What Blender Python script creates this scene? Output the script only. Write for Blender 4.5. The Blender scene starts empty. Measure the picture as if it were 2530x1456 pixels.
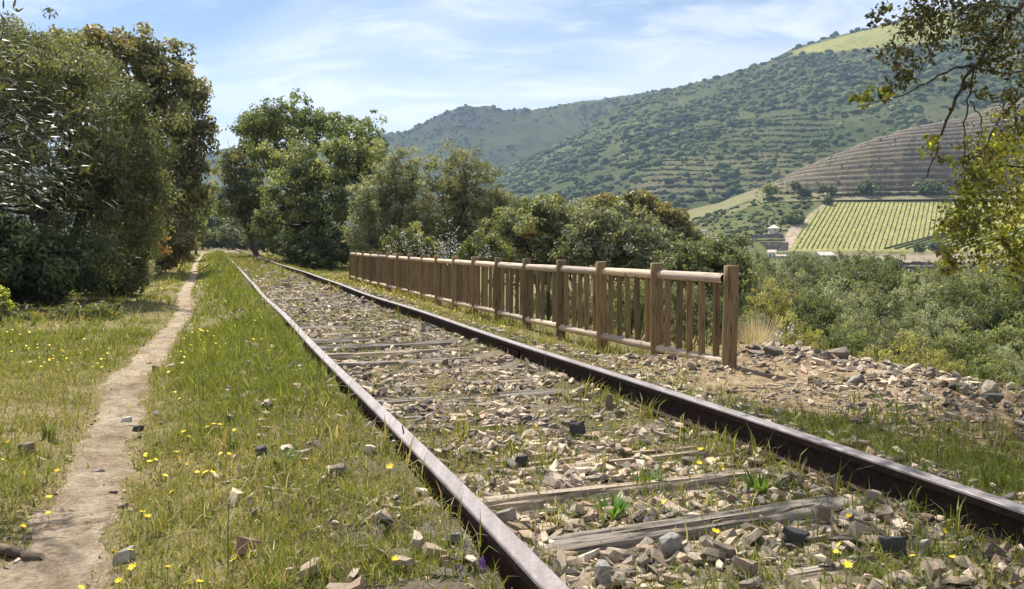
import bpy, bmesh, math
import numpy as np
from mathutils import Vector, Matrix

SC = bpy.context.scene
COL = SC.collection
R = np.random.RandomState(7)

# ------------------------------------------------------------------ camera, sky, sun, exposure
HC = 1.10                       # eye height over the track bed
F = 2006.0                      # focal length in pixels of a 2530 px wide frame
HOR = 598.0
cam_d = bpy.data.cameras.new('camera')
cam = bpy.data.objects.new('camera', cam_d)
COL.objects.link(cam)
cam.location = (0, 0, HC)
cam.rotation_euler = (math.pi / 2, 0, 0)
cam_d.sensor_width = 36
cam_d.lens = 36 * F / 2530
cam_d.shift_y = -(728 - HOR) / 2530
cam_d.clip_start = 0.05
cam_d.clip_end = 12000
SC.camera = cam

SUN_AZ, SUN_EL = math.radians(-24), math.radians(56)
world = bpy.data.worlds.new('World')
SC.world = world
world.use_nodes = True


def build_world():
    nt = world.node_tree
    nt.nodes.clear()
    N, L = nt.nodes.new, nt.links.new
    out = N('ShaderNodeOutputWorld')
    bg = N('ShaderNodeBackground')
    bg.inputs['Strength'].default_value = 0.052
    sky = N('ShaderNodeTexSky')
    sky.sky_type = 'NISHITA'
    sky.sun_disc = False
    sky.sun_elevation = SUN_EL
    sky.sun_rotation = SUN_AZ
    sky.altitude = 200
    sky.air_density = 1.0
    sky.dust_density = 0.3
    sky.ozone_density = 3.0
    tc = N('ShaderNodeTexCoord')
    sep = N('ShaderNodeSeparateXYZ')
    L(tc.outputs['Generated'], sep.inputs[0])
    add = N('ShaderNodeMath'); add.operation = 'ADD'; add.inputs[1].default_value = 0.22
    mx = N('ShaderNodeMath'); mx.operation = 'MAXIMUM'; mx.inputs[1].default_value = 0.0
    L(sep.outputs[2], mx.inputs[0]); L(mx.outputs[0], add.inputs[0])
    dx = N('ShaderNodeMath'); dx.operation = 'DIVIDE'
    dy = N('ShaderNodeMath'); dy.operation = 'DIVIDE'
    L(sep.outputs[0], dx.inputs[0]); L(add.outputs[0], dx.inputs[1])
    L(sep.outputs[1], dy.inputs[0]); L(add.outputs[0], dy.inputs[1])
    comb = N('ShaderNodeCombineXYZ')
    L(dx.outputs[0], comb.inputs[0]); L(dy.outputs[0], comb.inputs[1])
    # long thin veils, plus a finer broken layer
    def layer(scale, loc, rot, detail, rough, lo, hi, dist):
        mp = N('ShaderNodeMapping')
        mp.inputs['Scale'].default_value = scale
        mp.inputs['Location'].default_value = loc
        mp.inputs['Rotation'].default_value = (0, 0, rot)
        L(comb.outputs[0], mp.inputs[0])
        n = N('ShaderNodeTexNoise')
        n.inputs['Scale'].default_value = 1.0
        n.inputs['Detail'].default_value = detail
        n.inputs['Roughness'].default_value = rough
        n.inputs['Distortion'].default_value = dist
        L(mp.outputs[0], n.inputs['Vector'])
        mr = N('ShaderNodeMapRange'); mr.interpolation_type = 'SMOOTHSTEP'
        mr.inputs[1].default_value = lo; mr.inputs[2].default_value = hi
        L(n.outputs['Fac'], mr.inputs[0])
        return mr
    a = layer((0.85, 1.5, 1), (3.7, 1.2, 0), 0.35, 6, 0.55, 0.31, 0.58, 0.8)
    b = layer((2.2, 4.2, 1), (1.3, 7.2, 0), 0.3, 7, 0.6, 0.45, 0.70, 0.9)
    m1 = N('ShaderNodeMath'); m1.operation = 'MULTIPLY'; m1.inputs[1].default_value = 0.74
    L(a.outputs[0], m1.inputs[0])
    m2 = N('ShaderNodeMath'); m2.operation = 'MULTIPLY'; m2.inputs[1].default_value = 0.5
    L(b.outputs[0], m2.inputs[0])
    s = N('ShaderNodeMath'); s.operation = 'ADD'; s.use_clamp = True
    L(m1.outputs[0], s.inputs[0]); L(m2.outputs[0], s.inputs[1])
    mix = N('ShaderNodeMix'); mix.data_type = 'RGBA'
    mix.inputs['B'].default_value = (8.5, 9.1, 10.7, 1)
    L(s.outputs[0], mix.inputs['Factor'])
    L(sky.outputs[0], mix.inputs['A'])
    L(mix.outputs['Result'], bg.inputs['Color'])
    L(bg.outputs[0], out.inputs['Surface'])


build_world()
sun_d = bpy.data.lights.new('sun', 'SUN')
sun_d.energy = 5.0
sun_d.angle = math.radians(0.53)
sun_d.color = (1.0, 0.96, 0.89)
sun = bpy.data.objects.new('sun', sun_d)
COL.objects.link(sun)
sdir = Vector((math.sin(SUN_AZ) * math.cos(SUN_EL), math.cos(SUN_AZ) * math.cos(SUN_EL), math.sin(SUN_EL)))
sun.rotation_euler = sdir.to_track_quat('Z', 'Y').to_euler()
sun.location = (0, 0, 60)
SC.view_settings.view_transform = 'Standard'
SC.view_settings.look = 'None'
SC.view_settings.exposure = 1.0
SC.view_settings.gamma = 1.0
SC.view_settings.use_curve_mapping = False
SC.cycles.max_bounces = 5
SC.cycles.diffuse_bounces = 3
SC.cycles.glossy_bounces = 2
SC.cycles.transmission_bounces = 4
SC.cycles.volume_bounces = 0
SC.cycles.caustics_reflective = False
SC.cycles.caustics_refractive = False
SC.cycles.transparent_max_bounces = 8
SC.cycles.use_denoising = True

# ------------------------------------------------------------------ coordinates
CA, SA = math.cos(math.radians(20.2)), math.sin(math.radians(20.2))


def xy(n, t):                                   # n: metres right of the eye, t: metres along the line
    return n * CA - t * SA, n * SA + t * CA


def nt(x, y):
    return x * CA + y * SA, -x * SA + y * CA


def at(px, py, Y):                              # a sight line at depth Y
    return np.array([(px - 1265) / F * Y, Y, HC - (py - HOR) / F * Y])


def on(px, py, z=0.0):                          # where a sight line meets height z
    Y = (HC - z) * F / (py - HOR)
    return np.array([(px - 1265) / F * Y, Y, z])


def sstep(a, b, x):
    u = np.clip((x - a) / (b - a), 0, 1)
    return u * u * (3 - 2 * u)


def _h(ix, iy, seed):
    v = np.sin(ix * 127.1 + iy * 311.7 + seed * 74.7) * 43758.5453
    return v - np.floor(v)


def noise2(x, y, seed=0):
    x = np.asarray(x, float); y = np.asarray(y, float)
    ix, iy = np.floor(x), np.floor(y)
    fx, fy = x - ix, y - iy
    fx = fx * fx * (3 - 2 * fx); fy = fy * fy * (3 - 2 * fy)
    a = _h(ix, iy, seed); b = _h(ix + 1, iy, seed); c = _h(ix, iy + 1, seed); d = _h(ix + 1, iy + 1, seed)
    return (a + (b - a) * fx) * (1 - fy) + (c + (d - c) * fx) * fy


def fbm(x, y, seed=0, o=4):
    s, amp, tot = 0, 1, 0
    for k in range(o):
        s = s + amp * noise2(x * 2 ** k, y * 2 ** k, seed + k * 3.1)
        tot += amp
        amp *= 0.5
    return s / tot                              # 0..1


def path_mid(t):
    return np.interp(t, [0, 2.2, 3.1, 4.6, 7.3, 9.5, 14, 19.5, 30, 42, 70, 150],
                     [-0.75, -0.66, -0.55, -0.52, -0.68, -0.56, -0.42, -0.6, -0.62, -0.85, -0.9, -1.0])


def path_half(t):
    return np.interp(t, [0, 2.5, 3.4, 4.6, 7.3, 9, 11, 19, 60], [0.33, 0.3, 0.19, 0.16, 0.18, 0.18, 0.13, 0.14, 0.12])


def edge_n(t):                                  # brink of the embankment, right of the line
    return 5.45 + 4.5 * sstep(24, 34, t) + 0.35 * (noise2(t * 0.35, 0.5, 3) - 0.5)


def gz(n, t):                                   # ground height
    n = np.asarray(n, float); t = np.asarray(t, float)
    z = (fbm(n * 0.7, t * 0.7, 1) - 0.5) * 0.10 + (fbm(n * 5, t * 5, 2, 3) - 0.5) * 0.035
    z = z * (1 - 0.6 * sstep(40, 80, t))
    pm = path_mid(t)
    z = z - 0.035 * np.exp(-((n - pm) / 0.25) ** 2)
    z = z + 0.045 * np.exp(-((n - 1.68) / 1.25) ** 4) - 0.02
    z = z + 0.13 * sstep(.81, .765, n) * sstep(-.35, .55, n) + .06 * sstep(2.56, 2.75, n) * sstep(3.7, 3.0, n) + .042 * np.exp(-((n - 2.42) / .13) ** 2)
    # shoulder sinks towards the fence, but for the heap of stones before its end post
    low = sstep(2.9, 4.3, n) * (0.20 - 0.18 * sstep(8.4, 6.6, t))
    z = z - low * (1 - 0.6 * sstep(34, 46, t))
    z = z + 0.11 * np.exp(-((n - 5.15) / 0.42) ** 2) * sstep(8.6, 6.9, t)
    # left side climbs a little
    z = z + 0.05 * np.clip(-n - 1.6, 0, 60)
    e = edge_n(t)
    d = np.clip(n - e, 0, None)
    drop = 10.5 * (1 - np.exp(-d * 0.062)) + 0.25 * sstep(0, 0.8, d)
    z = z - drop + (fbm(n * 0.12, t * 0.12, 5) - 0.5) * 2.2 * sstep(3, 18, d)
    # left of the line the far land lies lower too, behind the trees
    z = z - 5 * sstep(-30, -120, n)
    return z


# ------------------------------------------------------------------ materials
MATS = {}


def _pr(m):
    return m.node_tree.nodes['Principled BSDF']


def newmat(name, rough=0.8, spec=0.3):
    m = bpy.data.materials.new(name)
    m.use_nodes = True
    p = _pr(m)
    p.inputs['Roughness'].default_value = rough
    p.inputs['Specular IOR Level'].default_value = spec
    MATS[name] = m
    return m


def ramp(nt_, fac, stops):
    r = nt_.nodes.new('ShaderNodeValToRGB')
    el = r.color_ramp.elements
    while len(el) < len(stops):
        el.new(0.5)
    for e, (p, c) in zip(el, stops):
        e.position = p
        e.color = (*c, 1)
    nt_.links.new(fac, r.inputs[0])
    return r


def noise_node(nt_, scale, detail=4, rough=0.6, vec=None, dist=0.0):
    n = nt_.nodes.new('ShaderNodeTexNoise')
    n.inputs['Scale'].default_value = scale
    n.inputs['Detail'].default_value = detail
    n.inputs['Roughness'].default_value = rough
    n.inputs['Distortion'].default_value = dist
    if vec is not None:
        nt_.links.new(vec, n.inputs['Vector'])
    return n


def coords(nt_, kind='Object', scale=(1, 1, 1)):
    tc = nt_.nodes.new('ShaderNodeTexCoord')
    mp = nt_.nodes.new('ShaderNodeMapping')
    mp.inputs['Scale'].default_value = scale
    nt_.links.new(tc.outputs[kind], mp.inputs[0])
    return mp.outputs[0]


def mixc(nt_, fac, a, b, mode='MIX'):
    m = nt_.nodes.new('ShaderNodeMix')
    m.data_type = 'RGBA'
    m.blend_type = mode
    for key, v in (('Factor', fac), ('A', a), ('B', b)):
        if isinstance(v, (int, float)):
            m.inputs[key].default_value = v
        elif isinstance(v, tuple):
            m.inputs[key].default_value = (*v, 1)
        else:
            nt_.links.new(v, m.inputs[key])
    return m.outputs['Result']


def bump(m, height, strength=0.4, dist=0.02):
    b = m.node_tree.nodes.new('ShaderNodeBump')
    b.inputs['Strength'].default_value = strength
    b.inputs['Distance'].default_value = dist
    m.node_tree.links.new(height, b.inputs['Height'])
    m.node_tree.links.new(b.outputs[0], _pr(m).inputs['Normal'])


def leaf_mat(name, rough=0.5, trans=0.32, spec=0.35, tint=(1.25, 1.2, 0.55)):
    m = newmat(name, rough, spec)
    g = m.node_tree
    at_ = g.nodes.new('ShaderNodeAttribute'); at_.attribute_name = 'col'
    p = _pr(m)
    g.links.new(at_.outputs['Color'], p.inputs['Base Color'])
    tr = g.nodes.new('ShaderNodeBsdfTranslucent')
    tc = mixc(g, 1.0, at_.outputs['Color'], tint, 'MULTIPLY')
    g.links.new(tc, tr.inputs['Color'])
    mx = g.nodes.new('ShaderNodeMixShader')
    mx.inputs[0].default_value = trans
    g.links.new(p.outputs[0], mx.inputs[1]); g.links.new(tr.outputs[0], mx.inputs[2])
    g.links.new(mx.outputs[0], g.nodes['Material Output'].inputs['Surface'])
    return m


leaf_mat('leaf', 0.5, 0.46, 0.3)
leaf_mat('olive_leaf', 0.46, 0.2, 0.4)
leaf_mat('glow_leaf', 0.42, 0.45, 0.4, (1.5, 1.35, 0.45))
leaf_mat('grass_blade', 0.55, 0.38, 0.25, (1.2, 1.15, 0.6))


def attr_mat(name, rough=0.85, spec=0.2, nscale=30, namp=0.35):
    m = newmat(name, rough, spec)
    g = m.node_tree
    a = g.nodes.new('ShaderNodeAttribute'); a.attribute_name = 'col'
    n = noise_node(g, nscale, 5, 0.65, coords(g))
    r = ramp(g, n.outputs['Fac'], [(0.25, (1 - namp,) * 3), (0.75, (1 + namp,) * 3)])
    g.links.new(mixc(g, 1.0, a.outputs['Color'], r.outputs[0], 'MULTIPLY'), _pr(m).inputs['Base Color'])
    bump(m, n.outputs['Fac'], 0.35, 0.01)
    return m


attr_mat('loose_stone', 0.8, 0.3, 40, 0.45)
attr_mat('hill_bush', 0.9, 0.05, 0.8, 0.3)


def stone_object_mat():
    m = newmat('stone', 0.78, 0.3)
    g = m.node_tree
    oi = g.nodes.new('ShaderNodeObjectInfo')
    r = ramp(g, oi.outputs['Random'], [(0.0, (.30, .255, .205)), (.2, (.42, .35, .27)), (.38, (.13, .12, .11)), (.5, (.36, .25, .185)),
                                       (.62, (.45, .385, .305)), (.78, (.18, .16, .14)), (.9, (.48, .42, .34)), (1, (.34, .26, .195))])
    n = noise_node(g, 24, 6, 0.7, coords(g))
    w = noise_node(g, 9, 3, 0.5, coords(g, 'Object', (1, 1, 7)))
    r2 = ramp(g, n.outputs['Fac'], [(.25, (.48, .47, .46)), (.75, (1.12, 1.1, 1.06))])
    c = mixc(g, 1.0, r.outputs[0], r2.outputs[0], 'MULTIPLY')
    r3 = ramp(g, w.outputs['Fac'], [(.4, (.80, .74, .66)), (.62, (1.12, 1.04, .93))])
    g.links.new(mixc(g, 1.0, c, r3.outputs[0], 'MULTIPLY'), _pr(m).inputs['Base Color'])
    bump(m, n.outputs['Fac'], 0.5, 0.012)


stone_object_mat()


def rock_mat(name, col, col2):
    m = newmat(name, 0.78, 0.3)
    g = m.node_tree
    n = noise_node(g, 26, 6, 0.7, coords(g))
    w = noise_node(g, 10, 3, 0.5, coords(g, 'Object', (1, 1, 6)))
    c = mixc(g, w.outputs['Fac'], col, col2)
    r2 = ramp(g, n.outputs['Fac'], [(.25, (.6, .6, .6)), (.75, (1.3, 1.3, 1.3))])
    g.links.new(mixc(g, 1.0, c, r2.outputs[0], 'MULTIPLY'), _pr(m).inputs['Base Color'])
    bump(m, n.outputs['Fac'], 0.5, 0.012)


rock_mat('rock_grey', (.30, .27, .23), (.17, .155, .14))
rock_mat('rock_pale', (.46, .42, .36), (.34, .30, .25))
rock_mat('rock_dark', (.07, .066, .062), (.035, .033, .031))
rock_mat('rock_pink', (.40, .29, .24), (.30, .21, .17))
rock_mat('rock_brown', (.24, .17, .12), (.15, .11, .085))


def ground_mat():
    m = newmat('ground', 0.95, 0.1)
    g = m.node_tree
    c = coords(g)
    a = noise_node(g, 1.1, 5, 0.65, c)
    b = noise_node(g, 14, 6, 0.75, c)
    d = noise_node(g, 70, 3, 0.7, c)
    base = ramp(g, a.outputs['Fac'], [(.30, (.125, .115, .042)), (.45, (.19, .158, .075)), (.58, (.14, .128, .05)), (.72, (.24, .19, .11))])
    fine = ramp(g, b.outputs['Fac'], [(.28, (.5, .47, .42)), (.5, (1, 1, 1)), (.75, (1.45, 1.38, 1.25))])
    x = mixc(g, 1.0, base.outputs[0], fine.outputs[0], 'MULTIPLY')
    fd = ramp(g, d.outputs['Fac'], [(.3, (.7, .7, .68)), (.7, (1.25, 1.22, 1.15))])
    soil = ramp(g, noise_node(g, 4, 5, .7, c).outputs['Fac'], [(.3, (.15, .105, .065)), (.5, (.25, .185, .12)), (.7, (.33, .26, .175))])
    at_ = g.nodes.new('ShaderNodeAttribute'); at_.attribute_name = 'col'
    sp = g.nodes.new('ShaderNodeSeparateColor'); g.links.new(at_.outputs['Color'], sp.inputs[0])
    x = mixc(g, sp.outputs[0], x, mixc(g, 1.0, soil.outputs[0], fine.outputs[0], 'MULTIPLY'))
    g.links.new(mixc(g, 1.0, x, fd.outputs[0], 'MULTIPLY'), _pr(m).inputs['Base Color'])
    bump(m, b.outputs['Fac'], 0.8, 0.04)


def soil_mat(name, stops, s1=6, s2=55, bs=0.7):
    m = newmat(name, 0.95, 0.1)
    g = m.node_tree
    c = coords(g)
    a = noise_node(g, s1, 6, 0.7, c)
    b = noise_node(g, s2, 5, 0.75, c)
    base = ramp(g, a.outputs['Fac'], stops)
    fine = ramp(g, b.outputs['Fac'], [(.3, (.58, .55, .5)), (.5, (1, 1, 1)), (.72, (1.35, 1.33, 1.28))])
    lowf = ramp(g, noise_node(g, 1.6, 4, .6, c, .5).outputs['Fac'], [(.32, (.76, .72, .66)), (.5, (1, 1, 1)), (.7, (1.12, 1.1, 1.07))])
    x = mixc(g, 1.0, base.outputs[0], fine.outputs[0], 'MULTIPLY')
    g.links.new(mixc(g, 1.0, x, lowf.outputs[0], 'MULTIPLY'), _pr(m).inputs['Base Color'])
    bump(m, b.outputs['Fac'], bs, 0.03)


ground_mat()
soil_mat('path_soil', [(.3, (.20, .145, .09)), (.48, (.335, .26, .178)), (.68, (.45, .37, .272))], 7, 48, 1.0)
soil_mat('ballast_soil', [(.3, (.10, .08, .058)), (.5, (.19, .155, .11)), (.7, (.28, .235, .18))], 4, 45, 1.0)


def wood_mat(name, dark, mid, light, scale=(14, 14, 1.2), crack=0.35, rough=0.8):
    m = newmat(name, rough, 0.2)
    g = m.node_tree
    c = coords(g, 'Object', scale)
    oi = g.nodes.new('ShaderNodeObjectInfo')
    off = g.nodes.new('ShaderNodeVectorMath'); off.operation = 'SCALE'
    cb = g.nodes.new('ShaderNodeCombineXYZ')
    for k in range(3):
        g.links.new(oi.outputs['Random'], cb.inputs[k])
    g.links.new(cb.outputs[0], off.inputs[0]); off.inputs['Scale'].default_value = 37
    ad = g.nodes.new('ShaderNodeVectorMath'); ad.operation = 'ADD'
    g.links.new(c, ad.inputs[0]); g.links.new(off.outputs[0], ad.inputs[1])
    a = noise_node(g, 1.0, 6, 0.65, ad.outputs[0], 0.8)
    r = ramp(g, a.outputs['Fac'], [(.28, dark), (.42, mid), (.58, mid), (.75, light)])
    b = noise_node(g, 3.5, 4, 0.6, ad.outputs[0], 0.4)
    r2 = ramp(g, b.outputs['Fac'], [(.36, (1 - crack,) * 3), (.48, (1, 1, 1)), (.7, (1.15, 1.13, 1.1))])
    tone = ramp(g, oi.outputs['Random'], [(0, (.66, .68, .72)), (.5, (1, 1, 1)), (1, (1.26, 1.18, 1.06))])
    x = mixc(g, 1.0, r.outputs[0], r2.outputs[0], 'MULTIPLY')
    g.links.new(mixc(g, 1.0, x, tone.outputs[0], 'MULTIPLY'), _pr(m).inputs['Base Color'])
    bump(m, b.outputs['Fac'], 0.5, 0.008)


wood_mat('post_wood', (.088, .056, .027), (.205, .142, .072), (.31, .23, .125), (15, 15, 1.2), .55)
wood_mat('rail_wood', (.30, .22, .15), (.48, .385, .29), (.62, .53, .43), (12, 12, 1.0), 0.3)
wood_mat('dark_wood', (.018, .014, .012), (.03, .022, .018), (.05, .038, .03))
wood_mat('sleeper_wood', (.085, .066, .05), (.25, .205, .16), (.42, .365, .30), (1.3, 24, 24), 0.8)
wood_mat('bark', (.03, .024, .018), (.065, .052, .04), (.11, .09, .07), (9, 9, 2.5), 0.5, 0.95)
wood_mat('dead_wood', (.04, .032, .026), (.09, .07, .055), (.16, .13, .10), (3, 14, 14), 0.5, 0.95)


def rail_mats():
    m = newmat('rail_steel', 0.42, 0.5)
    g = m.node_tree
    c = coords(g, 'Object', (20, 0.9, 20))
    n = noise_node(g, 1.0, 6, 0.65, c)
    n2 = noise_node(g, 60, 4, 0.7, coords(g))
    r = ramp(g, n.outputs['Fac'], [(.3, (.13, .105, .10)), (.52, (.195, .165, .158)), (.72, (.27, .235, .228))])
    r2 = ramp(g, n2.outputs['Fac'], [(.3, (.72, .7, .68)), (.6, (1.1, 1.1, 1.1))])
    g.links.new(mixc(g, 1.0, r.outputs[0], r2.outputs[0], 'MULTIPLY'), _pr(m).inputs['Base Color'])
    _pr(m).inputs['Metallic'].default_value = 0.15
    rr = g.nodes.new('ShaderNodeMapRange')
    rr.inputs[3].default_value = 0.5; rr.inputs[4].default_value = 0.75
    g.links.new(n2.outputs['Fac'], rr.inputs[0]); g.links.new(rr.outputs[0], _pr(m).inputs['Roughness'])
    bump(m, n2.outputs['Fac'], 0.12, 0.004)
    m = newmat('rail_rust', 0.9, 0.2)
    g = m.node_tree
    n = noise_node(g, 30, 6, 0.7, coords(g))
    r = ramp(g, n.outputs['Fac'], [(.3, (.016, .010, .008)), (.55, (.034, .019, .014)), (.75, (.065, .036, .025))])
    g.links.new(r.outputs[0], _pr(m).inputs['Base Color'])
    bump(m, n.outputs['Fac'], 0.3, 0.004)


rail_mats()


def hill_mat(name, stops, s1, s2, c2=None):
    m = newmat(name, 1.0, 0.0)
    g = m.node_tree
    c = coords(g)
    a = noise_node(g, s1, 6, 0.6, c)
    b = noise_node(g, s2, 5, 0.7, c)
    base = ramp(g, a.outputs['Fac'], stops)
    fine = ramp(g, b.outputs['Fac'], [(.3, (.62, .64, .62)), (.5, (1, 1, 1)), (.72, (1.3, 1.28, 1.22))])
    col = mixc(g, 1.0, base.outputs[0], fine.outputs[0], 'MULTIPLY')
    at_ = g.nodes.new('ShaderNodeAttribute'); at_.attribute_name = 'col'
    sp = g.nodes.new('ShaderNodeSeparateColor')
    g.links.new(at_.outputs['Color'], sp.inputs[0])
    if c2:
        for k, cc in enumerate(c2):
            tex = mixc(g, 1.0, cc, fine.outputs[0], 'MULTIPLY')
            col = mixc(g, sp.outputs[k], col, tex)
    g.links.new(col, _pr(m).inputs['Base Color'])


hill_mat('hill_main', [(.3, (.044, .056, .025)), (.5, (.066, .075, .034)), (.7, (.098, .098, .05))], .012, .12,
         [(.21, .20, .065), (.16, .135, .075)])
hill_mat('hill_far', [(.3, (.045, .058, .024)), (.5, (.066, .078, .033)), (.7, (.092, .095, .045))], .006, .05,
         [(.062, .054, .05), (.035, .048, .024)])
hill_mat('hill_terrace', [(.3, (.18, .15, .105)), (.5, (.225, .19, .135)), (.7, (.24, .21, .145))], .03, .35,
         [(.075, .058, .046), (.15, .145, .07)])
hill_mat('hill_slope', [(.3, (.075, .085, .035)), (.5, (.105, .11, .047)), (.7, (.145, .135, .065))], .03, .35,
         [(.27, .255, .10), (.36, .29, .21)])


def plain_mat(name, col, rough=0.7, spec=0.3, n=0.15, s=8):
    m = newmat(name, rough, spec)
    g = m.node_tree
    k = noise_node(g, s, 5, 0.65, coords(g))
    r = ramp(g, k.outputs['Fac'], [(.3, tuple(c * (1 - n) for c in col)), (.7, tuple(min(1, c * (1 + n)) for c in col))])
    g.links.new(r.outputs[0], _pr(m).inputs['Base Color'])
    return m


plain_mat('whitewash', (.72, .70, .66), .9, .2, .12, 1.2)
plain_mat('old_plaster', (.52, .47, .40), .9, .2, .25, 1.0)
plain_mat('tile_roof', (.44, .36, .29), .9, .2, .25, 2.0)
plain_mat('roof_pale', (.50, .45, .38), .9, .2, .2, 2.0)
plain_mat('dark_opening', (.02, .018, .016), .9, .1)
plain_mat('schist_wall', (.16, .145, .125), .95, .1, .4, 2.5)
plain_mat('wall_dark', (.075, .06, .055), .95, .1, .4, 1.5)
plain_mat('wall_pale', (.34, .29, .24), .95, .1, .3, 1.5)
plain_mat('yellow_petal', (.78, .56, .02), .6, .2, .15, 40)
plain_mat('purple_petal', (.22, .09, .36), .6, .2, .25, 60)
plain_mat('white_petal', (.80, .76, .76), .6, .2, .08, 40)
plain_mat('stem_green', (.10, .14, .035), .7, .2, .3, 40)
plain_mat('stem_dry', (.30, .24, .12), .8, .2, .3, 40)
plain_mat('stem_rust', (.10, .045, .03), .9, .2, .3, 40)
plain_mat('vine_post', (.30, .26, .21), .9, .2, .2, 3)


# ------------------------------------------------------------------ object helpers
def tag(o, label=None, cat=None, group=None, kind=None):
    if label: o['label'] = label
    if cat: o['category'] = cat
    if group: o['group'] = group
    if kind: o['kind'] = kind
    return o


def empty(name, loc, rz=0.0, scale=1.0):
    o = bpy.data.objects.new(name, None)
    COL.objects.link(o)
    o.location = loc
    o.rotation_euler = (0, 0, rz)
    o.scale = (scale,) * 3 if np.isscalar(scale) else scale
    o.empty_display_size = 0.2
    return o


def link(name, me, mat=None, parent=None, loc=None, rot=None, scale=None):
    o = bpy.data.objects.new(name, me)
    COL.objects.link(o)
    if mat is not None and not me.materials:
        for k in ([mat] if isinstance(mat, str) else mat):
            me.materials.append(MATS[k])
    if parent is not None: o.parent = parent
    if loc is not None: o.location = loc
    if rot is not None: o.rotation_euler = rot
    if scale is not None: o.scale = scale
    return o


def mesh_np(name, verts, faces, cols=None, smooth=False):
    """verts (N,3), faces (M,k) of one size, cols (N,3) optional."""
    verts = np.asarray(verts, np.float32)
    faces = np.asarray(faces, np.int32)
    me = bpy.data.meshes.new(name)
    k = faces.shape[1]
    me.vertices.add(len(verts))
    me.vertices.foreach_set('co', verts.ravel())
    me.loops.add(faces.size)
    me.loops.foreach_set('vertex_index', faces.ravel())
    me.polygons.add(len(faces))
    me.polygons.foreach_set('loop_start', np.arange(0, faces.size, k, dtype=np.int32))
    me.polygons.foreach_set('use_smooth', np.full(len(faces), bool(smooth)))
    me.update(calc_edges=True)
    if cols is not None:
        a = me.attributes.new('col', 'FLOAT_COLOR', 'POINT')
        c4 = np.ones((len(verts), 4), np.float32)
        c4[:, :3] = cols
        a.data.foreach_set('color', c4.ravel())
    return me


def grid_mesh(name, P, cols=None, smooth=True, flip=False):
    """P (a,b,3) grid of points."""
    a, b = P.shape[:2]
    i = np.arange(a * b).reshape(a, b)
    q = np.stack([i[:-1, :-1], i[1:, :-1], i[1:, 1:], i[:-1, 1:]], -1).reshape(-1, 4)
    if flip: q = q[:, ::-1]
    return mesh_np(name, P.reshape(-1, 3), q, None if cols is None else cols.reshape(-1, 3), smooth)


def unit(v):
    return v / np.maximum(np.linalg.norm(v, axis=-1, keepdims=True), 1e-9)


def tube_arrays(pts, rad, k=6):
    pts = np.asarray(pts, float); rad = np.asarray(rad, float)
    m = len(pts)
    d = unit(np.gradient(pts, axis=0))
    up = np.where(np.abs(d[:, 2:3]) > 0.9, np.array([[1., 0, 0]]), np.array([[0, 0, 1.]]))
    a = unit(np.cross(d, up)); b = np.cross(d, a)
    th = np.arange(k) * 2 * math.pi / k
    ring = np.cos(th)[None, :, None] * a[:, None] + np.sin(th)[None, :, None] * b[:, None]
    V = (pts[:, None] + ring * rad[:, None, None]).reshape(-1, 3)
    i = np.arange(m * k).reshape(m, k)
    j = np.roll(i, -1, 1)
    Q = np.stack([i[:-1], j[:-1], j[1:], i[1:]], -1).reshape(-1, 4)
    return V, Q


def tubes_mesh(name, parts, k=6):
    Vs, Qs, o = [], [], 0
    for pts, rad in parts:
        V, Q = tube_arrays(pts, rad, k)
        Vs.append(V); Qs.append(Q + o); o += len(V)
    return mesh_np(name, np.concatenate(Vs), np.concatenate(Qs), None, True)


def rand_dirs(n, rs):
    v = rs.normal(size=(n, 3))
    return unit(v)


def leaves_arrays(pos, out, rs, ln, asp, fold=0.25, droop=0.0, outw=0.5, face=1.15):
    """Rhombic leaves at pos that face more or less along out; ln (N,)."""
    n = len(pos)
    nn = unit(rand_dirs(n, rs) + out * face)
    d = unit(np.cross(nn, rand_dirs(n, rs)) + np.array([0, 0, -droop]))
    s = unit(np.cross(nn, d))
    nn = np.cross(d, s)
    L = ln[:, None]
    w = L * asp * 0.5
    a = pos - d * L * .4
    m1 = a + d * L * 0.45 + s * w + nn * w * fold
    tip = a + d * L
    m2 = a + d * L * 0.45 - s * w + nn * w * fold
    return np.stack([a, m1, tip, m2], 1).reshape(-1, 3)


def quads(n, off=0):
    return np.arange(n * 4).reshape(n, 4) + off


def palette(rs, n, cols, w=None):
    cols = np.asarray(cols, float)
    w = None if w is None else np.asarray(w, float) / np.sum(w)
    return cols[rs.choice(len(cols), n, p=w)]


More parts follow.
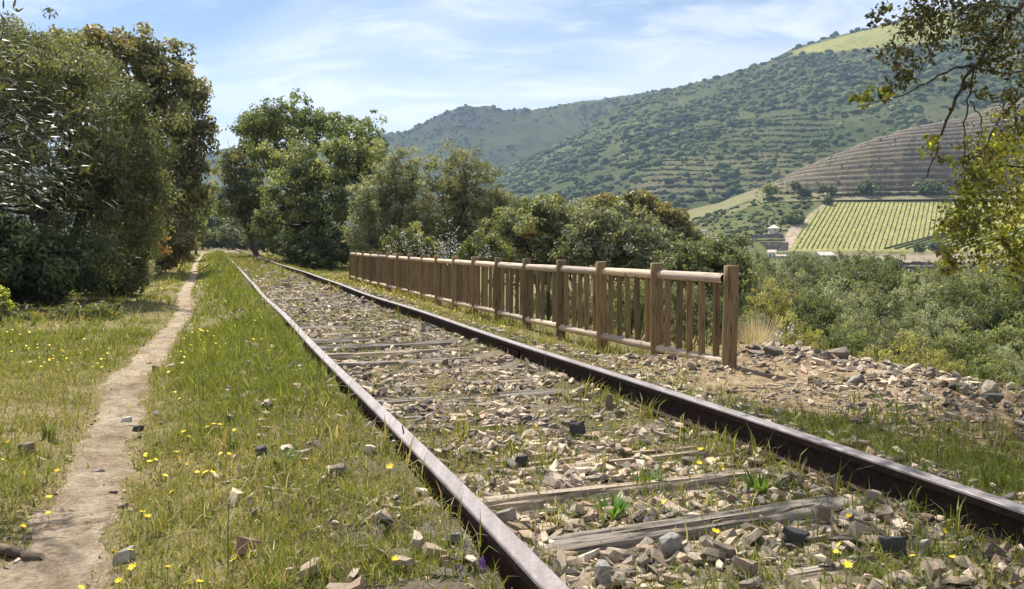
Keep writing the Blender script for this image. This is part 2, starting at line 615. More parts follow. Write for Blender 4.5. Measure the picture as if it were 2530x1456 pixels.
def crown_arrays(seed, lobes, ncl, clr, per, ln, asp, cols, w=None, inner=0.45, droop=0.1, flat=0.75, jit=0.22):
    """Leaf clusters through the volume of ellipsoid lobes. Returns verts, colours and the cluster centres."""
    rs = np.random.RandomState(seed)
    lobes = np.asarray(lobes, float)
    ncl = max(20, int(ncl * .74)); per = per * 1.25
    area = (lobes[:, 3] * lobes[:, 4] + lobes[:, 4] * lobes[:, 5] + lobes[:, 3] * lobes[:, 5])
    which = rs.choice(len(lobes), ncl, p=area / area.sum())
    d = rand_dirs(ncl, rs)
    rr = inner + (1 - inner) * rs.rand(ncl) ** 0.5
    rr *= 1 + 0.2 * rs.normal(size=ncl)
    cc = lobes[which, :3] + d * lobes[which, 3:6] * rr[:, None]
    cr = clr * (0.55 + 0.9 * rs.rand(ncl))
    cnt = np.maximum(3, (per * (cr / clr) ** 2 * (0.6 + 0.8 * rs.rand(ncl))).astype(int))
    idx = np.repeat(np.arange(ncl), cnt)
    n = len(idx)
    g = rand_dirs(n, rs) * (rs.rand(n, 1) ** 0.45)
    g[:, 2] *= flat
    pos = cc[idx] + g * cr[idx][:, None]
    out = unit(g + 0.6 * d[idx] + np.array([0, 0, 0.25]))
    cb = palette(rs, ncl, cols, w)
    c = np.array([2.15, 2.08, 1.85]) * cb[idx] * (1 + jit * rs.normal(size=(n, 1))) * (1 + 0.07 * rs.normal(size=(n, 3)))
    c = c.mean(1, keepdims=True) * .18 + c * .86
    c = np.clip(c, 0.008, 0.9)
    L = 1.22 * ln * (0.65 + 0.7 * rs.rand(n))
    V = leaves_arrays(pos, out, rs, L, asp, droop=droop)
    return V, np.repeat(c, 4, 0), cc


def crown_mesh(name, *a, **k):
    V, c, cc = crown_arrays(*a, **k)
    return mesh_np(name, V, quads(len(V) // 4), c), cc


def limb(p0, p1, r0, r1, rs, sag=0.12, m=6):
    p0 = np.asarray(p0, float); p1 = np.asarray(p1, float)
    u = np.linspace(0, 1, m)[:, None]
    L = np.linalg.norm(p1 - p0)
    mid = rs.normal(size=3) * sag * L
    pts = p0 + (p1 - p0) * u + mid * np.sin(u * math.pi) + rs.normal(size=(m, 3)) * 0.02 * L * np.sin(u * math.pi)
    return pts, r0 + (r1 - r0) * u[:, 0] ** 0.8


def trunk_mesh(name, seed, foot, fork, r, targets, stems=1, k=7):
    rs = np.random.RandomState(seed)
    parts = []
    foot = np.asarray(foot, float); fork = np.asarray(fork, float)
    forks = []
    for s in range(stems):
        o = np.array([rs.normal() * r * 1.6, rs.normal() * r * 1.6, 0]) if stems > 1 else np.zeros(3)
        f = fork + (rs.normal(size=3) * np.array([.5, .5, .2]) if stems > 1 else 0)
        pts, rad = limb(foot + o, f, r * (1 if stems == 1 else .75), r * .62, rs, 0.06, 7)
        rad[0] *= 1.25
        parts.append((pts, rad)); forks.append((f, rad[-1]))
    for tgt in targets:
        f, fr = forks[rs.randint(len(forks))]
        tgt = f + (np.asarray(tgt) - f) * .9
        pts, rad = limb(f, tgt, fr * (0.45 + .3 * rs.rand()), r * 0.07, rs, 0.12, 6)
        parts.append((pts, rad))
        for q in range(2):
            a = pts[rs.randint(2, 5)]
            b = pts[-2] + rs.normal(size=3) * 0.12 * np.linalg.norm(tgt - f)
            parts.append(limb(a, b, r * .16, r * .04, rs, 0.1, 4))
    return tubes_mesh(name, parts, k)


def tree(name, label, cat, loc, seed, lobes, ncl, clr, per, ln, asp, cols, w=None, trunk_r=0.14, fork=1.4, stems=1, limbs=9,
         mat='leaf', group=None, fork_xy=(0, 0), **kw):
    t = empty(name, loc)
    tag(t, label, cat, group)
    me, cc = crown_mesh('crown', seed, lobes, ncl, clr, per, ln, asp, cols, w, **kw)
    link('crown', me, mat, t)
    rs = np.random.RandomState(seed + 5)
    tg = cc[rs.choice(len(cc), min(limbs, len(cc)), replace=False)]
    link('trunk', trunk_mesh('trunk', seed + 1, (0, 0, -0.25), (fork_xy[0], fork_xy[1], fork), trunk_r, tg, stems), 'bark', t)
    return t


def copy_tree(o, loc, rz, scale):
    r = o.copy(); COL.objects.link(r)
    r.location = loc; r.rotation_euler = (0, 0, rz); r.scale = scale if not np.isscalar(scale) else (scale,) * 3
    for ch in o.children:
        c = ch.copy(); COL.objects.link(c); c.parent = r
    return r


# ================================================================== THE SETTING
def lines(a, b, s0, growth, smax=1e9):
    out = [a]
    s = s0
    while out[-1] < b:
        out.append(out[-1] + s)
        s = min(s * growth, smax)
    return np.array(out)


def build_ground():
    tn = np.concatenate([-lines(0, 40, 0.6, 1.4)[::-1][:-1], lines(0, 1.6, 0.3, 1.0), lines(1.85, 3600, 0.06, 1.021)])
    nn_r = np.concatenate([np.arange(0, 6.6, 0.075), lines(6.7, 3600, 0.14, 1.125)])
    nn_l = -np.concatenate([np.arange(0.075, 3.4, 0.075), lines(3.5, 2600, 0.1, 1.13)])[::-1]
    n = np.concatenate([nn_l, nn_r])
    Nn, T = np.meshgrid(n, tn, indexing='ij')
    Z = gz(Nn, T)
    X, Y = xy(Nn, T)
    P = np.stack([X, Y, Z], -1)
    m_ = sstep(2.6, 3.1, Nn) * sstep(3.0, 4.2, T) * sstep(9.2, 7.4, T) * sstep(7.0, 6.0, Nn) * np.where(Nn > 4.3, sstep(7.6, 6.4, T), 1)
    m_ = np.maximum(m_, .4 * sstep(.5, .62, fbm(Nn * 1.1, T * 1.1, 201, 3)) * sstep(-.4, .1, Nn) * sstep(.9, .5, Nn) * sstep(5.2, 4, T))
    m_ = np.maximum(m_, .5 * sstep(.52, .66, fbm(Nn * .9, T * .9, 203, 4)) * (Nn < 0))
    c_ = np.zeros(P.shape); c_[..., 0] = np.clip(m_ * (.55 + .9 * fbm(Nn * 3, T * 3, 205, 3)), 0, 1)
    o = link('ground', grid_mesh('ground', P, c_), 'ground')
    tag(o, 'dry grassy soil of the verge and the valley side', kind='structure')
    # trodden path, its rims sunk below the turf
    t = np.concatenate([np.arange(1.2, 14, 0.05), lines(14, 95, 0.08, 1.02)])
    s = np.linspace(-1, 1, 23)
    S, T = np.meshgrid(s, t, indexing='ij')
    wob = 1 + 1.1 * (fbm(T * 2.6, np.sign(S) * 5 + 9, 31, 5) - 0.5)
    Nn = path_mid(T) + S * 1.12 * path_half(T) * wob + 0.06 * (fbm(T * 0.8, T * 0, 12) - .5)
    Z = gz(Nn, T) + 0.016 - 0.034 * np.abs(S) ** 3 + (fbm(Nn * 9, T * 9, 8, 3) - .5) * 0.028
    X, Y = xy(Nn, T)
    o = link('path', grid_mesh('path', np.stack([X, Y, Z], -1)), 'path_soil')
    tag(o, 'narrow trodden path of pale dry earth beside the track', kind='structure')


build_ground()


def ballast_z(n, t):
    return gz(n, t) + 0.018 + (fbm(n * 7, t * 7, 21, 3) - .5) * 0.05


def build_ballast():
    t = np.concatenate([np.arange(0.8, 9, 0.06), lines(9, 110, 0.07, 1.02)])
    s = np.linspace(-1, 1, 61)
    S, T = np.meshgrid(s, t, indexing='ij')
    wob = 1.0 + 0.22 * (fbm(T * 1.2, np.sign(S) * 3 + 4, 41) - .5)
    Nn = 1.68 + S * 1.75 * wob
    Z = ballast_z(Nn, T) - 0.055 * np.abs(S) ** 6
    X, Y = xy(Nn, T)
    o = link('ballast', grid_mesh('ballast', np.stack([X, Y, Z], -1)), 'ballast_soil')
    tag(o, 'track bed of broken slate ballast and soil between the rails', kind='structure')
    return o


BALLAST = build_ballast()


# ---- far hills: sheets of terrain, each with real depth
def sheet(name, mat, label, px, Ys, prof, cols=None, bumps=None, back=40):
    """prof(px, Y) -> height z. px: bearings (as image columns at the photo's lens), Ys: depths."""
    A, Yg = np.meshgrid(np.asarray(px, float), np.asarray(Ys, float), indexing='ij')
    Z = prof(A, Yg)
    if bumps is not None:
        Z = Z + bumps((A - 1265) / F * Yg, Yg)
    P = np.stack([(A - 1265) / F * Yg, Yg, Z], -1)
    c = None if cols is None else cols(A, Yg, Z)
    o = link(name, grid_mesh(name, P, c, True), mat)
    tag(o, label, kind='structure')
    return o


def zof(py, Y):
    return HC - (py - HOR) / F * Y


# big wooded hill
MX = [-700, 300, 700, 1000, 1250, 1400, 1540, 1620, 1800, 1900, 1960, 2130, 2300, 2530, 2900, 3400]
MY = [560, 545, 520, 475, 425, 345, 262, 228, 182, 148, 122, 74, 36, -20, -110, -200]


def prof_main(A, Y):
    ridge = np.interp(A, MX, MY)
    zr = zof(ridge, 1150)
    u = np.clip((Y - 560) / (1150 - 560), 0, 1)
    base = -6
    z = base + (zr - base) * (u ** 0.86)
    over = np.clip(Y - 1150, 0, None)
    return z - over * 0.35


def cols_main(A, Y, Z):
    py = HOR - (Z - HC) / Y * F
    c = np.zeros(A.shape + (3,))
    pasture = sstep(1930, 1990, A) * sstep(2420, 2300, A) * sstep(np.interp(A, [1930, 1960, 2130, 2400], [130, 138, 128, 100]), np.interp(A, [1930, 1960, 2130, 2400], [130, 134, 118, 90]), py)
    pasture *= sstep(np.interp(A, MX, MY), np.interp(A, MX, MY) + 5, py)
    c[..., 0] = pasture
    terr = sstep(1560, 1640, A - (py - 440) * -0.9) * sstep(2080, 1960, A) * sstep(360, 400, py) * sstep(520, 480, py)
    c[..., 1] = np.clip(terr, 0, 1) * 0.42
    return c


def bump_hill(s, amp):
    return lambda X, Y: (fbm(X / s, Y / s, 17, 5) - .5) * amp


sheet('wooded_hill', 'hill_main', 'broad wooded hill under haze across the valley', np.arange(-700, 3400, 18), np.linspace(540, 1400, 120), prof_main, cols_main, bump_hill(90, 16))

FX = [-900, 300, 400, 520, 560, 700, 880, 960, 1005, 1030, 1055, 1090, 1120, 1150, 1180, 1200, 1245, 1330, 1400, 1500, 1620, 2000, 2600]
FY = [430, 410, 400, 377, 371, 366, 345, 330, 330, 312, 298, 277, 268, 259, 264, 262, 273, 271, 256, 241, 225, 190, 150]


def prof_far(A, Y):
    zr = zof(np.interp(A, FX, FY), 1480)
    u = np.clip((Y - 1120) / 360, 0, 1)
    base = -5
    z = base + (zr - base) * (0.35 * u + 0.65 * u ** 1.4)
    return z - np.clip(Y - 1480, 0, None) * 0.3


def cols_far(A, Y, Z):
    py = HOR - (Z - HC) / Y * F
    c = np.zeros(A.shape + (3,))
    rk = sstep(1000, 1040, A) * sstep(1290, 1200, A) * sstep(332, 312, py + (A - 1150) * 0.16)
    c[..., 0] = rk * (0.45 + 0.5 * (fbm(A / 14, py / 9, 3) > .5))
    c[..., 1] = sstep(.55, .7, fbm(A / 60, py / 14, 9)) * 0.5
    return c


sheet('far_ridge', 'hill_far', 'distant ridge with a rocky knoll under the clouds', np.arange(-900, 2600, 14), np.linspace(1120, 1700, 80), prof_far, cols_far,
      lambda X, Y: (fbm(X / 40, Y / 40, 27, 5) - .5) * 11)

# terraced brown hill
TX = [1350, 1500, 1700, 1780, 1850, 1930, 2050, 2150, 2250, 2380, 2530, 2800, 3200]
TY = [600, 575, 522, 500, 476, 441, 386, 346, 316, 291, 243, 180, 120]


TH = 4.3


def terr_base(A, Y):
    zr = zof(np.interp(A, TX, TY), 600)
    zb = zof(np.interp(A, [1350, 1700, 1850, 1930, 2065, 2530, 3200], [612, 548, 500, 478, 474, 470, 470]), 412)
    u = np.clip((Y - 412) / (600 - 412), 0, 1)
    z = zb + (zr - zb) * (1 - (1 - u) ** 1.25)
    return z - np.clip(Y - 600, 0, None) * 0.5 - np.clip(412 - Y, 0, None) * 0.3


def terr_step(z, k):
    q = z / TH
    fr = q - np.floor(q)
    st = (np.floor(q) + sstep(0.66, 0.86, fr)) * TH
    return z + (st - z) * k * 0.95


def prof_terr(A, Y):
    k = sstep(1880, 1980, A) * sstep(600, 590, Y)
    return terr_step(terr_base(A, Y), k)


def build_terraces():
    A = np.concatenate([np.arange(1340, 2600, 10), np.arange(2600, 3200, 40)]).astype(float)
    levels = []
    for k in range(3, 36):
        for f in (.04, .3, .55, .655, .70, .78, .855, .93):
            levels.append((k + f) * TH)
    levels = np.array(levels)
    Yl = np.linspace(412, 600, 400)
    rowsY, rowsZ, rowsC = [], [], []
    for j, a in enumerate(A):
        zc = terr_base(np.full(400, a), Yl)
        zc = np.maximum.accumulate(zc + np.arange(400) * 1e-6)
        x = (a - 1265) / F * 500
        wob = TH * .5 * (fbm(np.array([x / 16.0]), np.array([3.0]), 51, 3)[0] - .5)
        lv = np.clip(levels, zc[0], zc[-1])
        Y = np.interp(lv + wob, zc, Yl)
        inside = (levels > zc[0]) & (levels < zc[-1])
        k = sstep(1880, 1980, a)
        z = np.where(inside, terr_step(lv, k), lv)
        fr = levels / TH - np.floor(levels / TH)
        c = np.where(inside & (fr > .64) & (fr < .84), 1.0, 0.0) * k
        Y = np.concatenate([[395, 405], Y, [604, 640, 690]])
        z = np.concatenate([[terr_base(a, 395.), terr_base(a, 405.)], z, terr_base(np.full(3, a), np.array([604., 640, 690]))])
        c = np.concatenate([[0, 0], c, [0, 0, 0]])
        rowsY.append(Y); rowsZ.append(z); rowsC.append(c)
    Yg, Z, C = np.array(rowsY), np.array(rowsZ), np.array(rowsC)
    Ag = np.repeat(A[:, None], Yg.shape[1], 1)
    X = (Ag - 1265) / F * Yg
    Yg = Yg + np.arange(Yg.shape[1])[None] * 1e-4
    c = np.zeros(Yg.shape + (3,))
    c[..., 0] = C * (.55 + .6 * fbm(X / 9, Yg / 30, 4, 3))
    c[..., 1] = np.clip(sstep(1990, 1900, Ag) * 0.8 + 0.6 * sstep(.52, .68, fbm(X / 34, Yg / 25, 14)), 0, 1) * (1 - C)
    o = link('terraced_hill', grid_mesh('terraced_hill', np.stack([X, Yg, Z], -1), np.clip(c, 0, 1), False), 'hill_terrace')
    tag(o, 'brown hillside cut into bare vineyard terraces', kind='structure')


build_terraces()

# vineyard slope and the rough green bank left of it
VDIR = (0.57, 1.0, 0.348)
VB = np.interp


def vine_plane(Y):
    return zof(617, 330) + 0.348 * (Y - 330)


def prof_slope(A, Y):
    zv = vine_plane(Y)
    X = (A - 1265) / F * Y
    left = zof(np.interp(A, [1300, 1600, 1750, 1860, 1950, 2065], [640, 628, 622, 618, 617, 617]), 330)
    zl = left + (zof(np.interp(A, [1300, 1600, 1700, 1850, 1930, 2065], [615, 585, 556, 512, 490, 486]), 402) - left) * np.clip((Y - 330) / 72, 0, 1) ** 1.0
    k = sstep(1960, 2060, A)
    z = zl * (1 - k) + zv * k
    z = np.where(Y > 402, z - (Y - 402) * 0.2, z)
    low = np.clip(330 - Y, 0, None)
    z = z - low * 0.16
    return z + (fbm(X / 9, Y / 9, 61, 3) - .5) * 1.0 * (1 - k * 0.85)


def vine_left(Y):                                # left rim of the vineyard as an image column
    py = HOR - (vine_plane(Y) - HC) / Y * F
    return np.interp(py, [480, 488, 530, 570, 617], [2068, 2063, 2010, 1975, 1950])


def cols_slope(A, Y, Z):
    c = np.zeros(A.shape + (3,))
    vl = vine_left(Y)
    inside = sstep(vl - 2, vl + 4, A) * sstep(326, 330, Y)
    c[..., 0] = inside
    bank = sstep(vl - 34, vl - 22, A) * (1 - sstep(vl - 3, vl + 3, A)) * sstep(325, 331, Y) * sstep(374, 352, Y)
    rim = sstep(vl - 12, vl - 8, A) * (1 - sstep(vl - 2, vl + 4, A)) * sstep(325, 331, Y)
    road = sstep(317, 320, Y) * sstep(328, 325, Y) * sstep(1990, 2030, A)
    c[..., 1] = np.clip(bank * .9 + rim * .7 + road * .8, 0, 1)
    return c


sheet('vineyard_slope', 'hill_slope', 'green hillside across the valley that carries the vineyard', np.concatenate([np.arange(1300, 2560, 6), np.arange(2560, 3200, 25)]), np.concatenate([np.linspace(270, 310, 12), np.arange(312, 404, 1.0), np.linspace(405, 430, 6)]), prof_slope, cols_slope)


# ---- bushes covering the far hills (beyond counting)
def blob_protos(n, seed, sub=1):
    """Lumpy domes."""
    out = []
    for k in range(n):
        rs = np.random.RandomState(seed + k)
        m = 5
        a0 = np.arange(m) / m * 6.283
        rings = [(0.92, -.2), (.92, .5)]
        V = []
        for q, (r, z) in enumerate(rings):
            rr = r * (1 + .2 * rs.normal(size=m))
            V.append(np.stack([np.cos(a0 + q * .45) * rr, np.sin(a0 + q * .45) * rr, z + .1 * rs.normal(size=m)], -1))
        V = np.concatenate(V + [np.array([[.1 * rs.normal(), .1 * rs.normal(), .98]])])
        Fc = []
        for q in range(1):
            for i in range(m):
                j = (i + 1) % m
                Fc += [(q * m + i, q * m + j, (q + 1) * m + i), (q * m + j, (q + 1) * m + j, (q + 1) * m + i)]
        Fc += [(m + i, m + (i + 1) % m, 2 * m) for i in range(m)]
        out.append((V, np.array(Fc)))
    return out


def scatter_mesh(name, protos, pos, scale, rot, cols, smooth=True):
    Vs, Fs, Cs, off = [], [], [], 0
    n = len(pos)
    pk = np.arange(n) % len(protos)
    for k, (V, Fc) in enumerate(protos):
        i = np.where(pk == k)[0]
        if not len(i): continue
        if rot.ndim == 1:
            c, s = np.cos(rot[i]), np.sin(rot[i])
            M = np.zeros((len(i), 3, 3)); M[:, 0, 0] = c; M[:, 0, 1] = -s; M[:, 1, 0] = s; M[:, 1, 1] = c; M[:, 2, 2] = 1
        else:
            M = rot[i]
        W = np.einsum('nij,nvj->nvi', M, V[None] * scale[i][:, None, :]) + pos[i][:, None, :]
        Vs.append(W.reshape(-1, 3))
        Fs.append((Fc[None] + (np.arange(len(i)) * len(V))[:, None, None] + off).reshape(-1, Fc.shape[1]))
        Cs.append(np.repeat(cols[i], len(V), 0))
        off += len(i) * len(V)
    return mesh_np(name, np.concatenate(Vs), np.concatenate(Fs), np.concatenate(Cs), smooth)


def build_hill_bushes():
    rs = np.random.RandomState(90)
    pr = blob_protos(8, 300, 1)
    # wooded hill
    n = 24000
    A = rs.uniform(850, 2900, n); Y = 560 + 600 * rs.rand(n) ** 0.9
    X = (A - 1265) / F * Y
    Z = prof_main(A, Y) + bump_hill(90, 16)(X, Y)
    py = HOR - (Z - HC) / Y * F
    den = fbm(X / 45, Y / 45, 71, 3) * .62 + fbm(X / 160, Y / 120, 73, 3) * .45
    keep = rs.rand(n) < np.clip((den - .38) * 5.0, 0.10, 1)
    cm = cols_main(A, Y, Z)
    keep &= rs.rand(n) > cm[..., 0] * 1.2
    keep &= rs.rand(n) > cm[..., 1] * 1.5
    keep &= (py < 620)
    A, Y, X, Z = A[keep], Y[keep], X[keep], Z[keep]
    n = len(X)
    s = (.8 + 4.4 * rs.rand(n) ** 3.2)[:, None] * np.array([1.05, 1, .95]) * (1 + .22 * rs.normal(size=(n, 3)))
    # rows along the overgrown lower terraces
    rows = []
    for k in range(16):
        zt = 33 + k * 6.0
        a = rs.uniform(1560 + k * 3, 2060, 150)
        yy = np.linspace(560, 1150, 300)
        for ai in a:
            zz = prof_main(np.full(300, ai), yy)
            j = np.searchsorted(zz, zt + rs.normal() * .35)
            if 0 < j < 299: rows.append((ai, yy[j]))
    rows = np.array(rows)
    Xr = (rows[:, 0] - 1265) / F * rows[:, 1]
    Zr = prof_main(rows[:, 0], rows[:, 1]) + bump_hill(90, 16)(Xr, rows[:, 1])
    sr = (0.8 + .6 * rs.rand(len(rows)))[:, None] * np.array([1.7, 1.2, .9])
    pos = np.concatenate([np.stack([X, Y, Z], -1), np.stack([Xr, rows[:, 1], Zr], -1)])
    s = np.concatenate([s, sr])
    col = palette(rs, len(pos), [(.042, .062, .024), (.058, .078, .029), (.08, .10, .036), (.11, .128, .046), (.032, .046, .021)], [3, 3, 2.5, 1.3, 2.4])
    tone = fbm(pos[:, 0] / 70, pos[:, 1] / 55, 79, 3)[:, None]
    col = col * (1 + .15 * rs.normal(size=(len(pos), 1))) * (.55 + .9 * tone) * (1 + (tone - .5) * np.array([.5, .15, -.2]))
    me = scatter_mesh('hillside_bushes', pr, pos, np.abs(s), rs.rand(len(pos)) * 6.28, np.clip(col, .01, .5))
    o = link('hillside_bushes', me, 'hill_bush')
    tag(o, 'countless round bushes and small trees covering the hazy hill', 'bushes', kind='stuff')
    # far ridge, mostly along its crest and gullies
    n = 3600
    A = rs.uniform(350, 1700, n); Y = 1200 + 285 * rs.rand(n) ** 0.5
    X = (A - 1265) / F * Y
    den = fbm(X / 90, Y / 60, 75, 3)
    keep = (rs.rand(n) < np.clip((den - .42) * 4, 0.04, 1)) | (Y > 1472)
    A, Y, X = A[keep], Y[keep], X[keep]
    Z = prof_far(A, Y) + (fbm(X / 40, Y / 40, 27, 5) - .5) * 11
    n = len(X)
    s = (1.3 + 3.0 * rs.rand(n) ** 2)[:, None] * np.array([1.1, 1, .9]) * (1 + .2 * rs.normal(size=(n, 3)))
    col = palette(rs, n, [(.045, .065, .025), (.06, .08, .03), (.09, .105, .04)])
    o = link('ridge_bushes', scatter_mesh('ridge_bushes', pr, np.stack([X, Y, Z], -1), np.abs(s), rs.rand(n) * 6.28, col), 'hill_bush')
    tag(o, 'scattered dark shrubs along the distant ridge line', 'bushes', kind='stuff')
    # scrub on the terraces and on the rough bank left of the vineyard
    P, S, C = [], [], []
    n = 2600
    A = rs.uniform(1500, 2060, n); Y = rs.uniform(318, 416, n)
    keep = (A < vine_left(np.clip(Y, 331, 400)) - 30)
    A, Y = A[keep], Y[keep]
    keep = rs.rand(len(A)) < np.clip((fbm(A / 40, Y / 12, 77, 3) - .3) * 2.6, .12, 1)
    A, Y = A[keep], Y[keep]
    Z = np.where(Y < 404, prof_slope(A, np.minimum(Y, 402)), np.maximum(prof_terr(A, Y), prof_slope(A, Y)))
    keep = ~((np.abs(A - 1912) < 40) & (Y < 352)) & ~((A > 1840) & (Y < 338))
    A, Y, Z = A[keep], Y[keep], Z[keep]
    P.append(np.stack([(A - 1265) / F * Y, Y, Z], -1))
    S.append((0.55 + 1.1 * rs.rand(len(A)) ** 2)[:, None] * (1 + .2 * rs.normal(size=(len(A), 3))))
    C.append(palette(rs, len(A), [(.06, .076, .027), (.085, .10, .035), (.115, .125, .048), (.042, .058, .024)]))
    n = 1500
    A = rs.uniform(1860, 2560, n); Y = rs.uniform(414, 598, n)
    Z = prof_terr(A, Y)
    P.append(np.stack([(A - 1265) / F * Y, Y, Z], -1))
    S.append((0.35 + .55 * rs.rand(n) ** 2)[:, None] * (1 + .2 * rs.normal(size=(n, 3))))
    C.append(palette(rs, n, [(.10, .085, .05), (.12, .11, .05), (.07, .075, .03), (.16, .13, .08)]))
    P = np.concatenate(P); S = np.abs(np.concatenate(S)); C = np.concatenate(C)
    o = link('terrace_scrub', scatter_mesh('terrace_scrub', pr, P, S, rs.rand(len(P)) * 6.28, C), 'hill_bush')
    tag(o, 'low scrub dotted over the terraces and the bank beside the vineyard', 'scrub', kind='stuff')


build_hill_bushes()

# ================================================================== RAILS AND SLEEPERS
RT = 0.200                                       # top of rail
RAIL_N = (0.815, 2.545)
HEAD = 0.034


def rail_line(n0, t):
    return n0 + 0.012 * np.sin(t * 0.21 + n0) + 0.006 * np.sin(t * 0.73)


def rail_drop(t):
    return 0.010 * np.sin(t * 0.33) - 0.006 * np.cos(t * 0.9)


def sweep(prof, n0, t, name, mat, parent=None):
    prof = np.asarray(prof)
    Nn = rail_line(n0, t)[:, None] + prof[None, :, 0]
    Z = RT + rail_drop(t)[:, None] + prof[None, :, 1]
    X, Y = xy(Nn, np.repeat(t[:, None], len(prof), 1))
    P = np.stack([X, Y, Z], -1)
    m, k = P.shape[:2]
    i = np.arange(m * k).reshape(m, k); j = np.roll(i, -1, 1)
    Q = np.stack([i[:-1], j[:-1], j[1:], i[1:]], -1).reshape(-1, 4)[:, ::-1]
    return link(name, mesh_np(name, P.reshape(-1, 3), Q, None, False), mat, parent)


def build_rails():
    t = np.concatenate([np.arange(0.6, 12, 0.12), lines(12, 150, 0.2, 1.05, 3)])
    h = HEAD
    head = [(-h, -.036), (-h - .001, -.010), (-h + .001, -.003), (-h + .005, 0), (h - .005, 0), (h - .001, -.003), (h + .001, -.010), (h, -.036)]
    web = [(-h + .004, -.0362), (-.009, -.046), (-.008, -.118), (-.02, -.127), (-.062, -.134), (-.062, -.143), (.062, -.143), (.062, -.134), (.02, -.127), (.008, -.118), (.009, -.046), (h - .004, -.0362)]
    rs = np.random.RandomState(5)
    for n0, lab in ((RAIL_N[0], 'rusty steel rail whose worn top runs past the grass verge beside the path'),
                    (RAIL_N[1], 'rusty steel rail on the fence side with leaf shadow across its top')):
        r = sweep(web, n0, t, 'rail', 'rail_rust')
        tag(r, lab, 'rail', 'rails of the disused track')
        hd = sweep(head, n0, t, 'rail_head', ['rail_steel', 'rail_rust'], r)
        nf = len(hd.data.polygons); mi = np.zeros(nf, np.int32); kk = np.arange(nf) % 8
        mi[(kk == 0) | (kk == 6) | (kk == 7)] = 1
        hd.data.polygons.foreach_set('material_index', mi)
        # fishplates and bolts at the joints
        for tj in (6.9, 15.2, 23.6):
            for sd in (-1, 1):
                bm = bmesh.new()
                bmesh.ops.create_cube(bm, size=1)
                for v in bm.verts:
                    v.co = Vector((v.co.x * .016, v.co.y * .5, v.co.z * .062))
                bmesh.ops.bevel(bm, geom=bm.edges[:], offset=.004, segments=1, affect='EDGES')
                for q in (-.19, -.07, .07, .19):
                    ret = bmesh.ops.create_cone(bm, cap_ends=True, segments=6, radius1=.015, radius2=.013, depth=.02,
                                                matrix=Matrix.Translation((sd * .014, q, 0)) @ Matrix.Rotation(math.pi / 2, 4, 'Y'))
                me = bpy.data.meshes.new('fishplate'); bm.to_mesh(me); bm.free()
                x, y = xy(float(rail_line(n0, tj)) + sd * .021, tj)
                o = link('fishplate', me, 'rail_rust', r, (x, y, RT - .084 + float(rail_drop(tj))), (0, 0, math.radians(20.2)))


build_rails()

SLEEPER_T = [1.55, 2.08, 2.58, 3.05, 3.52, 4.14, 4.72, 5.18, 5.75]
while SLEEPER_T[-1] < 26: SLEEPER_T.append(SLEEPER_T[-1] + 0.6)
ORD = ['first', 'second', 'third', 'fourth', 'fifth', 'sixth', 'seventh', 'eighth', 'ninth', 'tenth', 'eleventh', 'twelfth', 'thirteenth',
       'fourteenth', 'fifteenth', 'sixteenth', 'seventeenth', 'eighteenth', 'nineteenth', 'twentieth', 'twenty-first', 'twenty-second',
       'twenty-third', 'twenty-fourth', 'twenty-fifth', 'twenty-sixth', 'twenty-seventh', 'twenty-eighth', 'twenty-ninth', 'thirtieth']
ORD += ['thirty-' + q for q in ORD[:9]] + ['fortieth'] + ['forty-' + q for q in ORD[:9]] + ['fiftieth'] + ['fifty-' + q for q in ORD[:9]] + ['sixtieth'] \
    + ['sixty-' + q for q in ORD[:9]] + ['seventieth'] + ['seventy-' + q for q in ORD[:9]] + ['eightieth'] + ['eighty-' + q for q in ORD[:9]] + ['ninetieth'] + ['ninety-' + q for q in ORD[:9]]


def build_sleepers():
    rs = np.random.RandomState(11)
    for i, t in enumerate(SLEEPER_T):
        w, th, L = (0.185 if i < 4 else .205) + rs.normal() * .014, 0.15, 2.62 + rs.normal() * .05
        nu, nv = 44, 17
        u = np.linspace(-L / 2, L / 2, nu); v = np.linspace(-w / 2, w / 2, nv)
        U, V = np.meshgrid(u, v, indexing='ij')
        groove = fbm(V * 40 + i * 7, U * 0.9 + i, 33 + i, 4)
        Z = -0.03 * np.abs(V / (w / 2)) ** 5 - 0.032 * sstep(.55, .66, groove) - .012 * sstep(.45, .25, groove)
        V = V + 0.012 * (fbm(U * 2, V * 3, 13 + i) - .5)
        top = np.stack([U, V, Z], -1)
        # skirt down all round
        lo = top.copy(); lo[..., 2] = -th
        P = [top]
        i0 = np.arange(nu * nv).reshape(nu, nv)
        verts = top.reshape(-1, 3)
        ring = np.concatenate([i0[:, 0], i0[-1, 1:], i0[-2::-1, -1], i0[0, -2:0:-1]])
        rv = verts[ring].copy(); rv[:, 2] = -th
        base = len(verts)
        q1 = np.stack([i0[:-1, :-1], i0[1:, :-1], i0[1:, 1:], i0[:-1, 1:]], -1).reshape(-1, 4)
        m = len(ring); j = np.arange(m); k = (j + 1) % m
        q2 = np.stack([ring[j], base + j, base + k, ring[k]], -1)
        me = mesh_np('sleeper', np.concatenate([verts, rv]), np.concatenate([q1, q2]))
        x, y = xy(1.68 + rs.normal() * .03, t)
        zc = 0.066 + rs.normal() * .010 - (0.006 if i > 14 else 0) - (.008 if i < 3 else 0)
        o = link('sleeper', me, 'sleeper_wood', None, (x, y, zc), (rs.normal() * .006, rs.normal() * .006, math.radians(20.2) + rs.normal() * .012))
        tag(o, 'weathered grey wooden sleeper half buried in ballast, %s from the camera' % ORD[i], 'sleeper', 'old sleepers between the rails')


build_sleepers()


